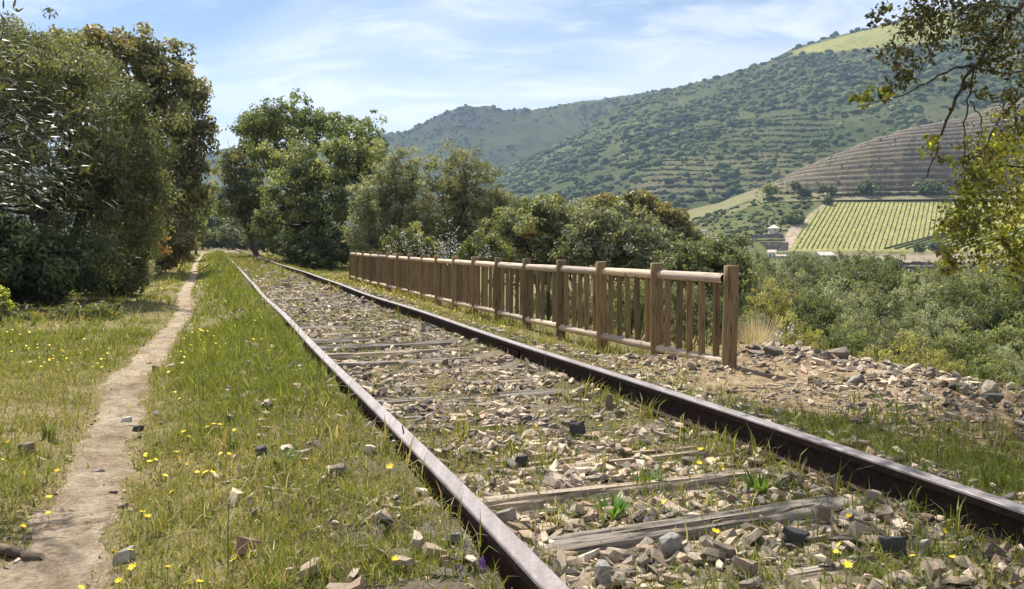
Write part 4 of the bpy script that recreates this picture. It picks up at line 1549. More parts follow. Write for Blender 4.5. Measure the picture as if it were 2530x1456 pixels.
KINDS = {
    'grey': ('grey_green_tree', 'grey-green rounded tree', proto(61, [(0, 0, 2.3, 1.3, 1.3, 1.0), (.7, .3, 1.7, 1.0, 1.0, .9), (-.8, -.2, 1.8, 1.0, 1.0, .9), (0, -.5, 1.1, 1.4, 1.2, .8)], 330, .24, 46, .095, .42, GREY, .12, 1.0)),
    'dark': ('dark_oak', 'dark green dense oak', proto(62, [(0, 0, 2.4, 1.4, 1.4, 1.0), (.8, -.2, 1.8, .9, .9, .8), (-.7, .3, 1.6, 1.0, 1.0, .9), (.1, -.4, 1.0, 1.3, 1.2, .8)], 330, .25, 46, .10, .5, [(.045, .06, .025), (.06, .078, .03), (.08, .095, .04), (.035, .046, .02)], .13, 1.0)),
    'pale': ('pale_green_tree', 'pale yellowish green bushy tree', proto(63, [(0, 0, 1.9, 1.3, 1.3, .9), (.8, .2, 1.3, .9, .9, .7), (-.8, .1, 1.2, 1.0, 1.0, .7), (0, -.4, .8, 1.3, 1.2, .6)], 320, .2, 46, .085, .5, YELLOW, .09, .7)),
    'olive': ('silver_olive', 'silvery loose olive', proto(64, [(0, 0, 2.3, 1.2, 1.2, 1.1), (.7, .3, 1.9, .9, .9, .8), (-.7, -.3, 1.9, .9, .9, .8), (.1, -.3, 1.2, 1.2, 1.1, .7)], 340, .22, 48, .105, .27, [(.11, .125, .085), (.14, .155, .11), (.085, .098, .06), (.17, .185, .14)], .12, 1.0, 'leaf')),
    'green': ('leafy_tree', 'fresh mid green tree', proto(65, [(0, 0, 2.0, 1.4, 1.4, 1.0), (.9, 0, 1.5, .9, .9, .8), (-.9, .2, 1.5, 1.0, 1.0, .8), (0, -.4, .9, 1.4, 1.2, .7)], 330, .23, 46, .095, .46, [(.075, .092, .036), (.098, .115, .048), (.062, .076, .03), (.12, .132, .058)], .11, .8)),
}


def valley_trees():
    rs = np.random.RandomState(71)
    # px, py of the crown's top, depth, kind, crown width in px
    S = [(1905, 690, 15.5, 'pale', 150), (1860, 760, 13.2, 'grey', 120), (1960, 780, 13.0, 'pale', 190), (1890, 820, 11.0, 'green', 130), (2010, 850, 11.5, 'green', 150),
         (2240, 822, 12.5, 'pale', 220), (2150, 868, 10.8, 'pale', 150), (2330, 868, 10.4, 'pale', 120), (2060, 700, 21, 'olive', 230), (2000, 650, 34, 'grey', 190), (2140, 690, 23, 'grey', 220), (2170, 760, 17, 'grey', 240),
         (2300, 760, 17, 'olive', 200), (2380, 800, 14, 'green', 230), (2470, 700, 19, 'dark', 260), (2520, 780, 14.5, 'green', 220), (2500, 850, 11.5, 'olive', 160), (2430, 880, 10.4, 'green', 160), (2090, 800, 15, 'green', 190),
         (2270, 690, 28, 'olive', 200), (2190, 650, 42, 'dark', 180), (2100, 640, 46, 'dark', 190), (2360, 690, 27, 'dark', 170), (2440, 660, 34, 'green', 210), (2310, 720, 22, 'dark', 160), (2400, 740, 19, 'grey', 170),
         (2010, 720, 18, 'dark', 150), (1830, 650, 27, 'grey', 170), (1930, 650, 40, 'grey', 150), (2530, 640, 40, 'dark', 190), (2350, 655, 50, 'grey', 150), (2270, 660, 60, 'green', 140),
         (1990, 640, 70, 'dark', 120), (2090, 632, 90, 'grey', 100), (2180, 636, 95, 'dark', 110), (2040, 628, 120, 'grey', 90), (2130, 626, 130, 'green', 90), (2470, 632, 90, 'dark', 120), (2560, 610, 70, 'green', 170),
         (1890, 632, 75, 'dark', 120), (1960, 628, 110, 'grey', 90), (1850, 640, 55, 'green', 120), (2400, 640, 80, 'olive', 110), (2330, 640, 110, 'green', 90), (2600, 720, 26, 'grey', 200), (2620, 850, 13, 'green', 170),
         (2680, 660, 34, 'green', 220), (2740, 760, 19, 'dark', 230), (2800, 690, 30, 'grey', 240), (2860, 800, 17, 'olive', 240), (2900, 650, 48, 'dark', 200), (2980, 720, 28, 'green', 240), (1955, 624, 230, 'dark', 52), (1990, 619, 240, 'grey', 56), (2075, 622, 235, 'dark', 60), (2110, 626, 225, 'grey', 52), (2150, 624, 230, 'dark', 56), (2200, 628, 215, 'green', 50), (2015, 628, 215, 'green', 46), (1880, 622, 220, 'grey', 56), (1700, 690, 16, 'grey', 130), (1800, 720, 14.2, 'dark', 120), (1640, 680, 18.5, 'grey', 150), (1560, 690, 17.5, 'green', 130), (1450, 690, 18.5, 'grey', 140), (1350, 700, 18.5, 'dark', 120)]
    names = sorted(range(len(S)), key=lambda i: S[i][0])
    first = {}
    cnt = {}
    for i in names:
        px, py, Y, kind, wpx = S[i]
        stem_, lab, pr = KINDS[kind]
        b = foot(px, Y)
        top = at(px, py, Y)
        H = max(1.2, top[2] - b[2])
        wid = wpx / F * Y
        hz = {'grey': 3.4, 'dark': 3.5, 'pale': 2.9, 'olive': 3.5, 'green': 3.1}[kind]
        wx = 3.9
        sx = wid / wx * 1.12
        sz = H / hz * 1.0
        # where the slope lies far below, keep the crown's proportions and lengthen the trunk by sinking less
        zb = b[2]
        if sz > sx * 1.35:
            sz = sx * 1.35
            zb = top[2] - hz * sz
            zb = max(zb, b[2]) if zb < b[2] else zb
        rz = rs.rand() * 6.28
        if kind in first:
            r = copy_tree(pr, (b[0], b[1], zb), rz, (sx, sx, sz))
        else:
            first[kind] = True
            r = pr; r.location = (b[0], b[1], zb); r.rotation_euler = (0, 0, rz); r.scale = (sx, sx, sz)
        r.name = stem_
        cnt[kind] = cnt.get(kind, 0) + 1
        if zb > b[2] + .05:                       # a longer bole reaches the slope
            for ch in r.children:
                if ch.name.startswith('trunk'):
                    L = (zb - b[2]) / sz
                    rr = np.random.RandomState(i)
                    pts = np.array([[0.0, 0, .3], [.05 * rr.normal(), .05 * rr.normal(), -L * .5], [.1 * rr.normal(), .1 * rr.normal(), -L - .3]])
                    me2 = tubes_mesh('bole', [(pts, np.array([.11, .13, .16]))], 7)
                    link('bole', me2, 'bark', r)
        tag(r, '%s in the valley, %s of its kind from the left' % (lab, ORD[cnt[kind] - 1]), 'tree', 'trees filling the valley side')


valley_trees()


# distant hedges, dark bank and trees at the vineyard
def far_tree(name, label, px, py, Y, wpx, hpx, seed, cols, ratio=1.0, cat='tree', group=None):
    c = at(px, py, Y)
    w = wpx / F * Y * .5; h = hpx / F * Y
    t = empty(name, c); tag(t, label, cat, group)
    lob = [(0, 0, h * .55, w * .8, w * .8, h * .45), (w * .4, 0, h * .4, w * .6, w * .6, h * .4), (-w * .45, 0, h * .42, w * .55, w * .6, h * .38)]
    me, cc = crown_mesh('crown', seed, lob, 60, w * .3, 22, w * .24, .6, cols)
    link('crown', me, 'leaf', t)
    link('trunk', tubes_mesh('trunk', [(np.array([[0, 0, -.6], [0, 0, h * .3], [0, 0, h * .7]]), np.array([w * .09, w * .07, w * .03]))], 6), 'bark', t)
    return t


FARC = [(.035, .055, .02), (.05, .07, .026), (.065, .085, .03)]


def sl(px, py, lo=318, hi=402, prof=None):
    """depth at which the sight line meets the slope sheet"""
    prof = prof or prof_slope
    Ys = np.linspace(lo, hi, 400)
    z = prof(np.full(400, float(px)), Ys)
    g = HOR - (z - HC) / Ys * F
    return float(Ys[np.argmin(np.abs(g - py))])


for k, (px, py, w, h, lab) in enumerate([
        (1905, 478, 46, 22, 'yellowish green broad bush on the shoulder left of the terraces'),
        (1965, 470, 28, 22, 'dark round tree at the left end of the terraces'),
        (1990, 484, 34, 22, 'dark twin bush just below the round terrace tree'),
        (2045, 478, 40, 20, 'low dark tree where the vineyard corner meets the terraces'),
        (2140, 478, 44, 32, 'bluish dark tree standing on the hedge above the vineyard'),
        (2300, 480, 56, 36, 'large dark tree on the hedge above the vineyard by the oak branch'),
        (2045, 505, 24, 22, 'small round tree at the upper left rim of the vineyard'),
        (1965, 552, 46, 20, 'spreading dark bush at the left rim of the vineyard')]):
    Y = 404 if py < 490 else sl(px, py)
    c = at(px, py, Y)
    far_tree('hillside_tree', lab, px, py, Y, w, h, 800 + k, FARC if k else [(.11, .13, .035), (.14, .155, .045), (.08, .10, .03)])
for k, (px, py, w, h, lab) in enumerate([
        (2270, 622, 26, 20, 'small dark tree at the foot of the vineyard rows, left of a pair'),
        (2310, 622, 36, 24, 'round dark tree at the foot of the vineyard beside the wall'),
        (2340, 626, 30, 20, 'low bush on the roadside next to the round vineyard tree')]):
    far_tree('roadside_tree', lab, px, py, 322, w, h, 830 + k, FARC)


def build_hedge():
    rs = np.random.RandomState(14)
    n = 420
    A = rs.uniform(2050, 2700, n)
    Y = rs.uniform(403, 407, n)
    Z = zof(np.interp(A, [2050, 2330, 2700], [488, 485, 480]), 404) + rs.rand(n) * 1.4
    me = scatter_mesh('hedge', blob_protos(4, 77, 1), np.stack([(A - 1265) / F * Y, Y, Z], -1), (0.9 + .8 * rs.rand(n))[:, None] * np.array([1.3, 1, 1.1]), rs.rand(n) * 6.28,
                      palette(rs, n, [(.03, .038, .022), (.042, .05, .027), (.05, .045, .03)]))
    o = link('hedge', me, 'hill_bush')
    tag(o, 'long dark hedge along the top edge of the vineyard', 'hedge')


build_hedge()


# ---- vineyard rows
def build_vines():
    rs = np.random.RandomState(15)
    rows = []
    c0, c1 = [], []
    k = 0
    # rows leave the lower rim at equal spacing and climb along VDIR
    x0 = (1735 - 1265) / F * 331
    while k < 74:
        xb = x0 + 2.12 * k
        k += 1
        Y = np.arange(331, 401, 1.4)
        X = xb + VDIR[0] * (Y - 331)
        A = 1265 + F * X / Y
        keep = (A > vine_left(Y) + 5) & (A < 2760)
        # lower right corner: another plot
        py = HOR - (vine_plane(Y) - HC) / Y * F
        keep &= (py < np.interp(A, [2180, 2240, 2330, 2480], [640, 612, 575, 545]))
        if keep.sum() < 3: continue
        rows.append((X[keep], Y[keep]))
    tot = len(rows)
    for i, (X, Y) in enumerate(rows):
        Z = prof_slope(1265 + F * X / Y, Y)
        m = len(X)
        hh = 0.26 + .28 * rs.rand(m); ww = .09 + .07 * rs.rand(m)
        prof = [(-1, 0.1), (-.9, .75), (-.2, 1.0), (.6, .85), (1, .1)]
        X = X + .12 * (fbm(Y / 6, X * 0 + i, 66, 2) - .5)
        P = np.stack([np.stack([X + a * ww + .06 * rs.normal(size=m), Y + .05 * rs.normal(size=m), Z + b * hh], -1) for a, b in prof], 1)
        c = np.repeat(palette(rs, m, [(.10, .10, .042), (.125, .128, .048), (.085, .08, .04), (.135, .15, .05)])[:, None], 5, 1)
        o = link('vine_row', grid_mesh('vine_row', P, c, False), 'hill_bush')
        tag(o, 'row of trellised vines climbing the vineyard slope, %s from its left corner' % ORD[i], 'vine row', 'vine rows on the far slope')
        link('end_post', tubes_mesh('end_post', [(np.array([[X[-1] + .4, Y[-1] + .9, Z[-1] + .1], [X[-1] + .4, Y[-1] + .9, Z[-1] + 2.0]]), np.array([.16, .13]))], 6), 'vine_post', o)
    # lower plot of slanting rows
    for q in range(11):
        pa = (2185 + q * 26, 616 - q * .3); pb = (2330 + q * 26, 578 - q * 2.2)
        pts = []
        for u in np.linspace(0, 1, 9):
            px, py = pa[0] + (pb[0] - pa[0]) * u, pa[1] + (pb[1] - pa[1]) * u
            Y = sl(px, py, 322, 400)
            pts.append((px, Y))
        pts = np.array(pts)
        X = (pts[:, 0] - 1265) / F * pts[:, 1]; Y = pts[:, 1]
        Z = prof_slope(pts[:, 0], Y)
        m = len(X)
        P = np.stack([np.stack([X, Y + a * .22, Z + b * .6], -1) for a, b in [(-1, .1), (-.8, .8), (.2, 1), (1, .1)]], 1)
        c = np.repeat(palette(rs, m, [(.085, .095, .036), (.11, .12, .045)])[:, None], 4, 1)
        o = link('young_vine_row', grid_mesh('young_vine_row', P, c, False), 'hill_bush')
        tag(o, 'green slanting vine row in the lower corner plot, %s from the vineyard' % ORD[q], 'vine row', 'slanting vine rows of the lower plot')


build_vines()


# ---- buildings and walls across the valley
def box_bm(bm, c, s, rz=0.0):
    r = bmesh.ops.create_cube(bm, size=1)
    M = Matrix.Translation(c) @ Matrix.Rotation(rz, 4, 'Z') @ Matrix.Diagonal((*s, 1))
    for v in r['verts']: v.co = M @ v.co
    return r['verts']


def bm_link(name, bm, mat, parent=None, loc=None, rot=None):
    me = bpy.data.meshes.new(name); bm.to_mesh(me); bm.free()
    return link(name, me, mat, parent, loc, rot)


def build_tower():
    Y = sl(1912, 580)
    c = at(1912, 580, Y)
    t = empty('dovecote', c, .3); tag(t, 'small whitewashed octagonal tower with a pointed pale roof on the slope', 'tower')
    r = 13.5 / F * Y; h = 15.5 / F * Y
    bm = bmesh.new()
    bmesh.ops.create_cone(bm, cap_ends=True, segments=8, radius1=r, radius2=r * .97, depth=h + .8, matrix=Matrix.Translation((0, 0, h / 2 - .4)))
    bm_link('wall', bm, 'old_plaster', t)
    bm = bmesh.new()
    bmesh.ops.create_cone(bm, cap_ends=True, segments=8, radius1=r * 1.22, radius2=r * .08, depth=9.0 / F * Y, matrix=Matrix.Translation((0, 0, h + 4.5 / F * Y)))
    rf = bm_link('roof', bm, 'roof_pale', t)
    bm = bmesh.new()
    bmesh.ops.create_cone(bm, cap_ends=True, segments=6, radius1=r * .1, radius2=r * .05, depth=.5, matrix=Matrix.Translation((0, 0, h + 9.6 / F * Y)))
    bm_link('finial', bm, 'roof_pale', rf)
    for a, w, hh, z0, nm in ((-math.pi / 2 + .32, .75, 1.4, .7, 'door'), (-math.pi / 2 - .47, .35, .45, 1.7, 'window')):
        a0 = a - .3
        k = round((a0 - math.pi / 8) / (math.pi / 4)) * math.pi / 4 + math.pi / 8
        bm = bmesh.new()
        rr = r * math.cos(math.pi / 8) * .985
        box_bm(bm, Vector((math.cos(k) * rr, math.sin(k) * rr, z0)), (.16, w, hh), k)
        bm_link(nm, bm, 'dark_opening', t)


def gable(bm, L, W, H, R_, ov=.15):
    pass


def build_house(px, py, wpx, hpx, Y, label, rz, wall, roofm, roof_h, depth, name='house', openings=()):
    c = at(px, py, Y)
    t = empty(name, c, rz); tag(t, label, 'house')
    W = wpx / F * Y; H = hpx / F * Y
    D = depth
    V = [(-W / 2, -D / 2), (W / 2, -D / 2), (W / 2, D / 2), (-W / 2, D / 2)]
    verts = [(x, y, -1.0) for x, y in V] + [(x, y, H) for x, y in V] + [(-W / 2, 0, H + roof_h), (W / 2, 0, H + roof_h)]
    faces = [(0, 1, 5, 4), (1, 2, 6, 9, 5), (2, 3, 7, 6), (3, 0, 4, 8, 7)]
    me = bpy.data.meshes.new('wall'); me.from_pydata(verts, [], faces); me.update()
    link('wall', me, wall, t)
    ov = .25
    s = roof_h / (D / 2)
    th = .14
    A = []
    for sd in (-1, 1):
        p = [(-W / 2 - ov, sd * (D / 2 + ov), H - s * ov + .03), (W / 2 + ov, sd * (D / 2 + ov), H - s * ov + .03), (W / 2 + ov, 0, H + roof_h + .03), (-W / 2 - ov, 0, H + roof_h + .03)]
        A.append(p)
    verts, faces = [], []
    for p in A:
        b = len(verts)
        verts += p + [(x, y, z + th) for x, y, z in p]
        faces += [(b, b + 1, b + 2, b + 3), (b + 4, b + 7, b + 6, b + 5), (b, b + 4, b + 5, b + 1), (b + 1, b + 5, b + 6, b + 2), (b + 3, b + 7, b + 4, b)]
    me = bpy.data.meshes.new('roof'); me.from_pydata(verts, [], faces); me.update()
    link('roof', me, roofm, t)
    for nm, u, z0, w, h in openings:
        bm = bmesh.new()
        box_bm(bm, Vector((u * W, -D / 2 + .02, z0 + h / 2)), (w, .16, h))
        bm_link(nm, bm, 'dark_opening', t)
    return t


build_tower()
build_house(1908, 637, 19, 13, 316, 'small white gabled house at the foot of the green bank', -.45, 'whitewash', 'tile_roof', .9, 3.0, openings=(('door', -.18, 0.2, .5, 1.3), ('window', .25, 1.2, .4, .5)))
build_house(1928, 640, 24, 7, 313, 'low pinkish outbuilding right of the white house', 0.1, 'old_plaster', 'tile_roof', .4, 2.2, openings=(('door', .1, 0.1, .6, .9),))
build_house(2036, 640, 40, 9, 316, 'long pale roofed farm shed below the vineyard', .25, 'old_plaster', 'roof_pale', 1.2, 4.5, openings=(('window', -.25, .6, .6, .5), ('door', .2, 0.0, .9, 1.1)))


def stone_wall(name, pa, pb, Y0, Y1, h, th, mat, label, seed, rowh=.35):
    """Dry wall with a course of its own uneven blocks."""
    a = at(*pa, Y0); b = at(*pb, Y1)
    rs = np.random.RandomState(seed)
    L = np.linalg.norm(b - a); m = max(6, int(L / .9))
    u = np.linspace(0, 1, m)
    c = a + (b - a) * u[:, None]
    top = c + np.array([0, 0, h]) + np.stack([0 * u, 0 * u, .12 * rs.normal(size=m)], -1)
    d = np.array([0, th, 0])
    P = np.stack([c - np.array([0, 0, 1.0]), top, top + d, c + d - np.array([0, 0, 1.0])], 1)
    o = link(name, grid_mesh(name, P, None, False, True), mat)
    return tag(o, label, 'wall')


stone_wall('terrace_wall', (1858, 588), (1932, 584), sl(1858, 588) - 1, sl(1932, 585) - 1, 1.3, .6, 'schist_wall', 'grey dry stone terrace wall below the octagonal tower', 1)
stone_wall('terrace_wall', (1840, 597), (1940, 594), sl(1840, 597) - 1, sl(1940, 594) - 1, .5, .5, 'schist_wall', 'long low terrace wall under the dry stone wall', 2)
for q in range(4):
    y_ = 602 + q * 5.5
    stone_wall('terrace_bank', (1880 + q * 6, y_), (1948, y_ - 1), sl(1880, y_) - .6, sl(1948, y_) - .6, .45, .5, 'schist_wall',
               'narrow garden terrace edge left of the vineyard, %s from the top' % ORD[q], 3 + q)
stone_wall('retaining_wall', (2225, 655), (2480, 660), 290, 290, 1.15, .6, 'wall_dark', 'dark upper retaining wall beyond the valley trees', 8)
stone_wall('retaining_wall', (2240, 665), (2480, 670), 284, 284, .9, .6, 'wall_dark', 'dark lower retaining wall with a pale ledge above', 9)
stone_wall('wall_ledge', (2235, 658), (2480, 661), 287, 287, .35, 1.4, 'wall_pale', 'pale ledge running between the two dark retaining walls', 10)


# ================================================================== OVERHANGING TREES CLOSE TO THE CAMERA
def clump_leaves(cl, seed, ln, asp, cols, w=None, jit=.2, droop=.25, flat=.8, sigma=.5):
    """cl: (px, py, r_px, depth, count)"""
    rs = np.random.RandomState(seed)
    V, C = [], []
    for (px, py, rpx, Y, cnt) in cl:
        cnt = int(cnt * 1.25)
        c = at(px, py, Y)
        r = rpx / F * Y
        k = max(1, int(cnt / 7))
        sub = c + rand_dirs(k, rs) * r * (rs.rand(k, 1) ** .5) * np.array([1, 1.2, 1])
        idx = rs.randint(0, k, cnt)
        g = rs.normal(size=(cnt, 3)) * np.minimum(r * .2, .05)
        pos = sub[idx] + g
        base = palette(rs, k, cols, w)[idx]
        C.append(np.clip(base * (1 + jit * rs.normal(size=(cnt, 1))), .008, .9))
        V.append(leaves_arrays(pos, unit(g), rs, ln * (.6 + .8 * rs.rand(cnt)), asp, fold=.3, droop=droop))
    return np.concatenate(V), np.repeat(np.concatenate(C), 4, 0)


def branch_px(pts, r0, r1):
    """polyline of (px, py, depth)"""
    P = np.array([at(*p) for p in pts])
    u = np.linspace(0, 1, len(P))
    uu = np.linspace(0, 1, len(P) * 4 - 3)
    Q = np.stack([np.interp(uu, u, P[:, k]) for k in range(3)], -1)
    rk = np.random.RandomState(int(abs(pts[0][0] * 7 + pts[-1][1] * 3)) % 9999)
    for _ in range(4): Q[1:-1] = (Q[:-2] + Q[1:-1] * 2 + Q[2:]) / 4
    Q[1:-1] += rk.normal(size=(len(Q) - 2, 3)) * .008
    return Q, r0 + (r1 - r0) * uu


def build_overhang():
    root_p = np.array([4.9, 5.2, 0.0])
    n_, t_ = nt(root_p[0], root_p[1])
    root_p[2] = float(gz(n_, t_))
    t = empty('overhanging_oak', root_p)
    tag(t, 'oak leaning in from the right edge with dark twigs and yellow-green leaves coloured as if sunlit', 'tree')
    D = 5.6
    B = []
    B.append((np.array([root_p + [0, 0, -.3], root_p + [-.05, .1, 1.2], root_p + [-.2, .3, 2.4], root_p + [-.45, .6, 3.4]]), np.array([.17, .14, .12, .09])))
    top = root_p + np.array([-.45, .6, 3.4])
    tp = (1265 + F * top[0] / top[1], HOR - (top[2] - HC) / top[1] * F)
    B.append(branch_px([(tp[0], tp[1], top[1]), (2620, -60, 5.7), (2510, 20, 5.6), (2450, 110, 5.6), (2405, 165, 5.6), (2340, 270, 5.55), (2320, 350, 5.5), (2290, 440, 5.5)], 0.0248, 0.0036))
    B.append(branch_px([(2405, 165, 5.6), (2350, 162, 5.5), (2290, 205, 5.4), (2230, 240, 5.3), (2150, 250, 5.2)], 0.0094, 0.0024))
    B.append(branch_px([(2405, 165, 5.6), (2395, 230, 5.6), (2385, 300, 5.6), (2380, 400, 5.55), (2382, 440, 5.5)], 0.0077, 0.0024))
    B.append(branch_px([(2395, 250, 5.6), (2425, 290, 5.6), (2420, 360, 5.6), (2440, 430, 5.6)], 0.0050, 0.0018))
    B.append(branch_px([(2405, 165, 5.6), (2470, 185, 5.7), (2530, 180, 5.8), (2600, 150, 5.9)], 0.0066, 0.0036))
    B.append(branch_px([(2640, 190, 5.9), (2530, 225, 5.7), (2470, 290, 5.6), (2430, 380, 5.5), (2390, 440, 5.4), (2375, 455, 5.4)], 0.0110, 0.0024))
    B.append(branch_px([(2510, 20, 5.6), (2420, 10, 5.5), (2360, 40, 5.4), (2300, 120, 5.3), (2260, 210, 5.2)], 0.0077, 0.0018))
    B.append(branch_px([(2500, 30, 5.6), (2480, 100, 5.7), (2475, 180, 5.7)], 0.0050, 0.0024))
    B.append(branch_px([(2320, 350, 5.5), (2290, 370, 5.5), (2268, 382, 5.5)], 0.0028, 0.0012))
    B.append(branch_px([(2560, 720, 5.7), (2500, 600, 5.6), (2420, 580, 5.5), (2340, 640, 5.4)], 0.0077, 0.0018))
    B.append(branch_px([(2600, 420, 5.8), (2500, 400, 5.6), (2420, 430, 5.5), (2370, 520, 5.4)], 0.0088, 0.0018))
    B.append(branch_px([(tp[0], tp[1], top[1]), (2750, 500, 6.0), (2600, 420, 5.8)], 0.0165, 0.0096))
    B.append(branch_px([(2750, 500, 6.0), (2680, 760, 6.0), (2560, 720, 5.7)], 0.0110, 0.0084))
    B.append(branch_px([(tp[0], tp[1], top[1]), (2640, 190, 5.9)], 0.0165, 0.0120))
    rs = np.random.RandomState(6)
    # boughs above the frame, whose shade falls on the right of the track
    over = [(.65, 7.25, 4.0), (1.2, 6.9, 4.1), (1.85, 7.25, 4.05), (1.0, 6.15, 4.0), (.3, 5.5, 4.0), (1.5, 6.4, 4.3), (2.3, 6.9, 4.2), (2.6, 6.2, 4.1), (1.7, 5.7, 4.1), (.8, 7.9, 4.3), (2.0, 7.9, 4.4), (3.2, 5.9, 4.0)]
    high = np.array([3.9, 6.3, 5.3])
    B.append(limb(top, high, .08, .06, rs, .03, 6))
    for p in over:
        B.append(limb(high, p, .035, .006, rs, .05, 7))
    link('trunk', tubes_mesh('trunk', B, 7), 'bark', t).location = -root_p
    dark = [(2290, 30, 60, 5.4, 330), (2380, 40, 80, 5.5, 480), (2470, 60, 90, 5.6, 600), (2520, 130, 80, 5.7, 420), (2240, 80, 50, 5.3, 200), (2215, 130, 45, 5.25, 130), (2260, 170, 36, 5.2, 80), (2210, 205, 34, 5.2, 90),
            (2300, 110, 50, 5.4, 110), (2430, 160, 45, 5.6, 110), (2160, 45, 22, 5.3, 40), (2190, 20, 26, 5.3, 40), (2400, 200, 26, 5.6, 40), (2440, 230, 28, 5.6, 60), (2500, 250, 40, 5.6, 100), (2520, 310, 36, 5.6, 80),
            (2385, 400, 22, 5.5, 26), (2395, 440, 20, 5.5, 24), (2350, 265, 8, 5.5, 9), (2340, 200, 12, 5.5, 12), (2510, 215, 40, 5.6, 60)]
    V1, C1 = clump_leaves(dark, 81, .038, .5, [(.08, .085, .035), (.11, .095, .042), (.14, .11, .05), (.06, .066, .03), (.14, .15, .045)], [3, 2, 1.2, 2.4, 1.4])  # darker palette puts the shadow side into the upper leaves' colour
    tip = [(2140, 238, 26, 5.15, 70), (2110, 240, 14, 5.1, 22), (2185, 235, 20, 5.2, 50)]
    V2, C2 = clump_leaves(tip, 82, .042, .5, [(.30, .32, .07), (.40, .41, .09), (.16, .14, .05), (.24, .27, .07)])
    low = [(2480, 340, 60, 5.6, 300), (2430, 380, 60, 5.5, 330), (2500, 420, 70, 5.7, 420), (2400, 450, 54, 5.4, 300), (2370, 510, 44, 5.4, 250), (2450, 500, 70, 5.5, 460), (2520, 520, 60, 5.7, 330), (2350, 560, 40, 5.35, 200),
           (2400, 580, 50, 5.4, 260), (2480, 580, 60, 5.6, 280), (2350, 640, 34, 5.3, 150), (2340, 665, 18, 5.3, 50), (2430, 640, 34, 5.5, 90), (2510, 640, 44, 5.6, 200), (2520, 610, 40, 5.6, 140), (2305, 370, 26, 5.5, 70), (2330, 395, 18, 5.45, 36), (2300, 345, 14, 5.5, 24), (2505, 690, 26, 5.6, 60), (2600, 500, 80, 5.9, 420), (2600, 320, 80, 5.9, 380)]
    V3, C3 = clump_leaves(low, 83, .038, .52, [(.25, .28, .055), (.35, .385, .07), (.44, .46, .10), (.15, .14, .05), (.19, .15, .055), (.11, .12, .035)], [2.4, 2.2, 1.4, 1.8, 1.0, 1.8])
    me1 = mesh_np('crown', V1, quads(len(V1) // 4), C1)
    me3 = mesh_np('backlit_tint_leaves', np.concatenate([V2, V3]), quads((len(V2) + len(V3)) // 4), np.concatenate([C2, C3]))  # backlight on tip and low leaves is put into their brighter colours
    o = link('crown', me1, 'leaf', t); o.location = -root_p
    o = link('backlit_tint_leaves', me3, 'glow_leaf', t); o.location = -root_p
    # leaves of the boughs above
    P = []
    for p in over:
        P.append(np.asarray(p) + rs.normal(size=(850, 3)) * np.array([.34, .38, .14]))
    P = np.concatenate(P)
    P = P[(HOR - (P[:, 2] - HC - .06) / P[:, 1] * F) < -25]
    V4 = leaves_arrays(P, rand_dirs(len(P), rs), rs, .062 * (.6 + .8 * rs.rand(len(P))), .55)
    o = link('upper_leaves', mesh_np('upper_leaves', V4, quads(len(P)), np.repeat(palette(rs, len(P), OAK), 4, 0)), 'leaf', t)
    o.location = -root_p


build_overhang()


def build_near_olive():
    b = np.array([-3.55, 4.3, 0.0])
    n_, t_ = nt(b[0], b[1]); b[2] = float(gz(n_, t_))
    t = empty('near_olive', b)
    tag(t, 'olive branch with long glossy leaves hanging in at the left edge', 'tree')
    rs = np.random.RandomState(9)
    B = [(np.array([b + [0, 0, -.2], b + [.05, 0, .8], b + [.1, .05, 1.5], b + [.1, .1, 2.3]]), np.array([.11, .09, .075, .05]))]
    tips = [(60, 130, 4.3), (150, 300, 4.2), (215, 330, 4.1), (200, 400, 4.2), (225, 480, 4.1), (130, 500, 4.2), (90, 380, 4.0), (120, 250, 4.4), (60, 220, 4.2), (170, 440, 4.3), (40, 460, 4.2), (20, 320, 4.0), (205, 290, 4.3), (110, 440, 4.1)]
    pos, dirs = [], []
    for i, (px, py, Y) in enumerate(tips):
        s = b + np.array([.1, .08, 1.2 + .9 * rs.rand()])
        e = at(px, py, Y)
        P, rad = limb(s, e, .018, .003, rs, .06, 12)
        B.append((P, rad))
        dd = unit(np.gradient(P, axis=0))
        for q in range(75):
            k = rs.randint(4, 12)
            u = P[k] + rs.normal(size=3) * .06
            pos.append(u); dirs.append(dd[k])
    for q in range(260):
        pos.append(np.array([-2.7, 5.2, 4.0]) + rs.normal(size=3) * np.array([.3, .3, .12])); dirs.append(rand_dirs(1, rs)[0])
    B.append(limb(b + np.array([.1, .1, 2.2]), (-2.6, 5.3, 3.95), .03, .006, rs, .05, 8))
    # denser mass toward the trunk, outside the frame
    for q in range(700):
        u = at(rs.uniform(-260, 40), rs.uniform(-60, 560), rs.uniform(3.9, 4.7))
        pos.append(u); dirs.append(rand_dirs(1, rs)[0])
    pos = np.array(pos); dirs = np.array(dirs)
    N = len(pos)
    d = unit(dirs * .7 + rand_dirs(N, rs) * .75 + np.array([.15, 0, 0]))
    s = unit(np.cross(d, np.array([0, 0, 1.0]) + rand_dirs(N, rs) * .55))
    nn = np.cross(d, s)
    L = (.055 * (.65 + .6 * rs.rand(N)))[:, None]
    w = L * .105
    V = np.stack([pos, pos + d * L * .3 + s * w, pos + d * L * .72 + s * w * .8 + nn * w * .2, pos + d * L, pos + d * L * .72 - s * w * .8 + nn * w * .2, pos + d * L * .3 - s * w], 1).reshape(-1, 3)
    Fq = np.arange(N * 6).reshape(N, 6)
    C = palette(rs, N, [(.075, .085, .045), (.095, .105, .06), (.055, .068, .035), (.17, .16, .04)], [4, 3, 3, .5])
    o = link('crown', mesh_np('crown', V - b, Fq, np.repeat(C, 6, 0)), 'olive_leaf', t)
    o = link('trunk', tubes_mesh('trunk', B, 6), 'bark', t); o.location = -b


build_near_olive()


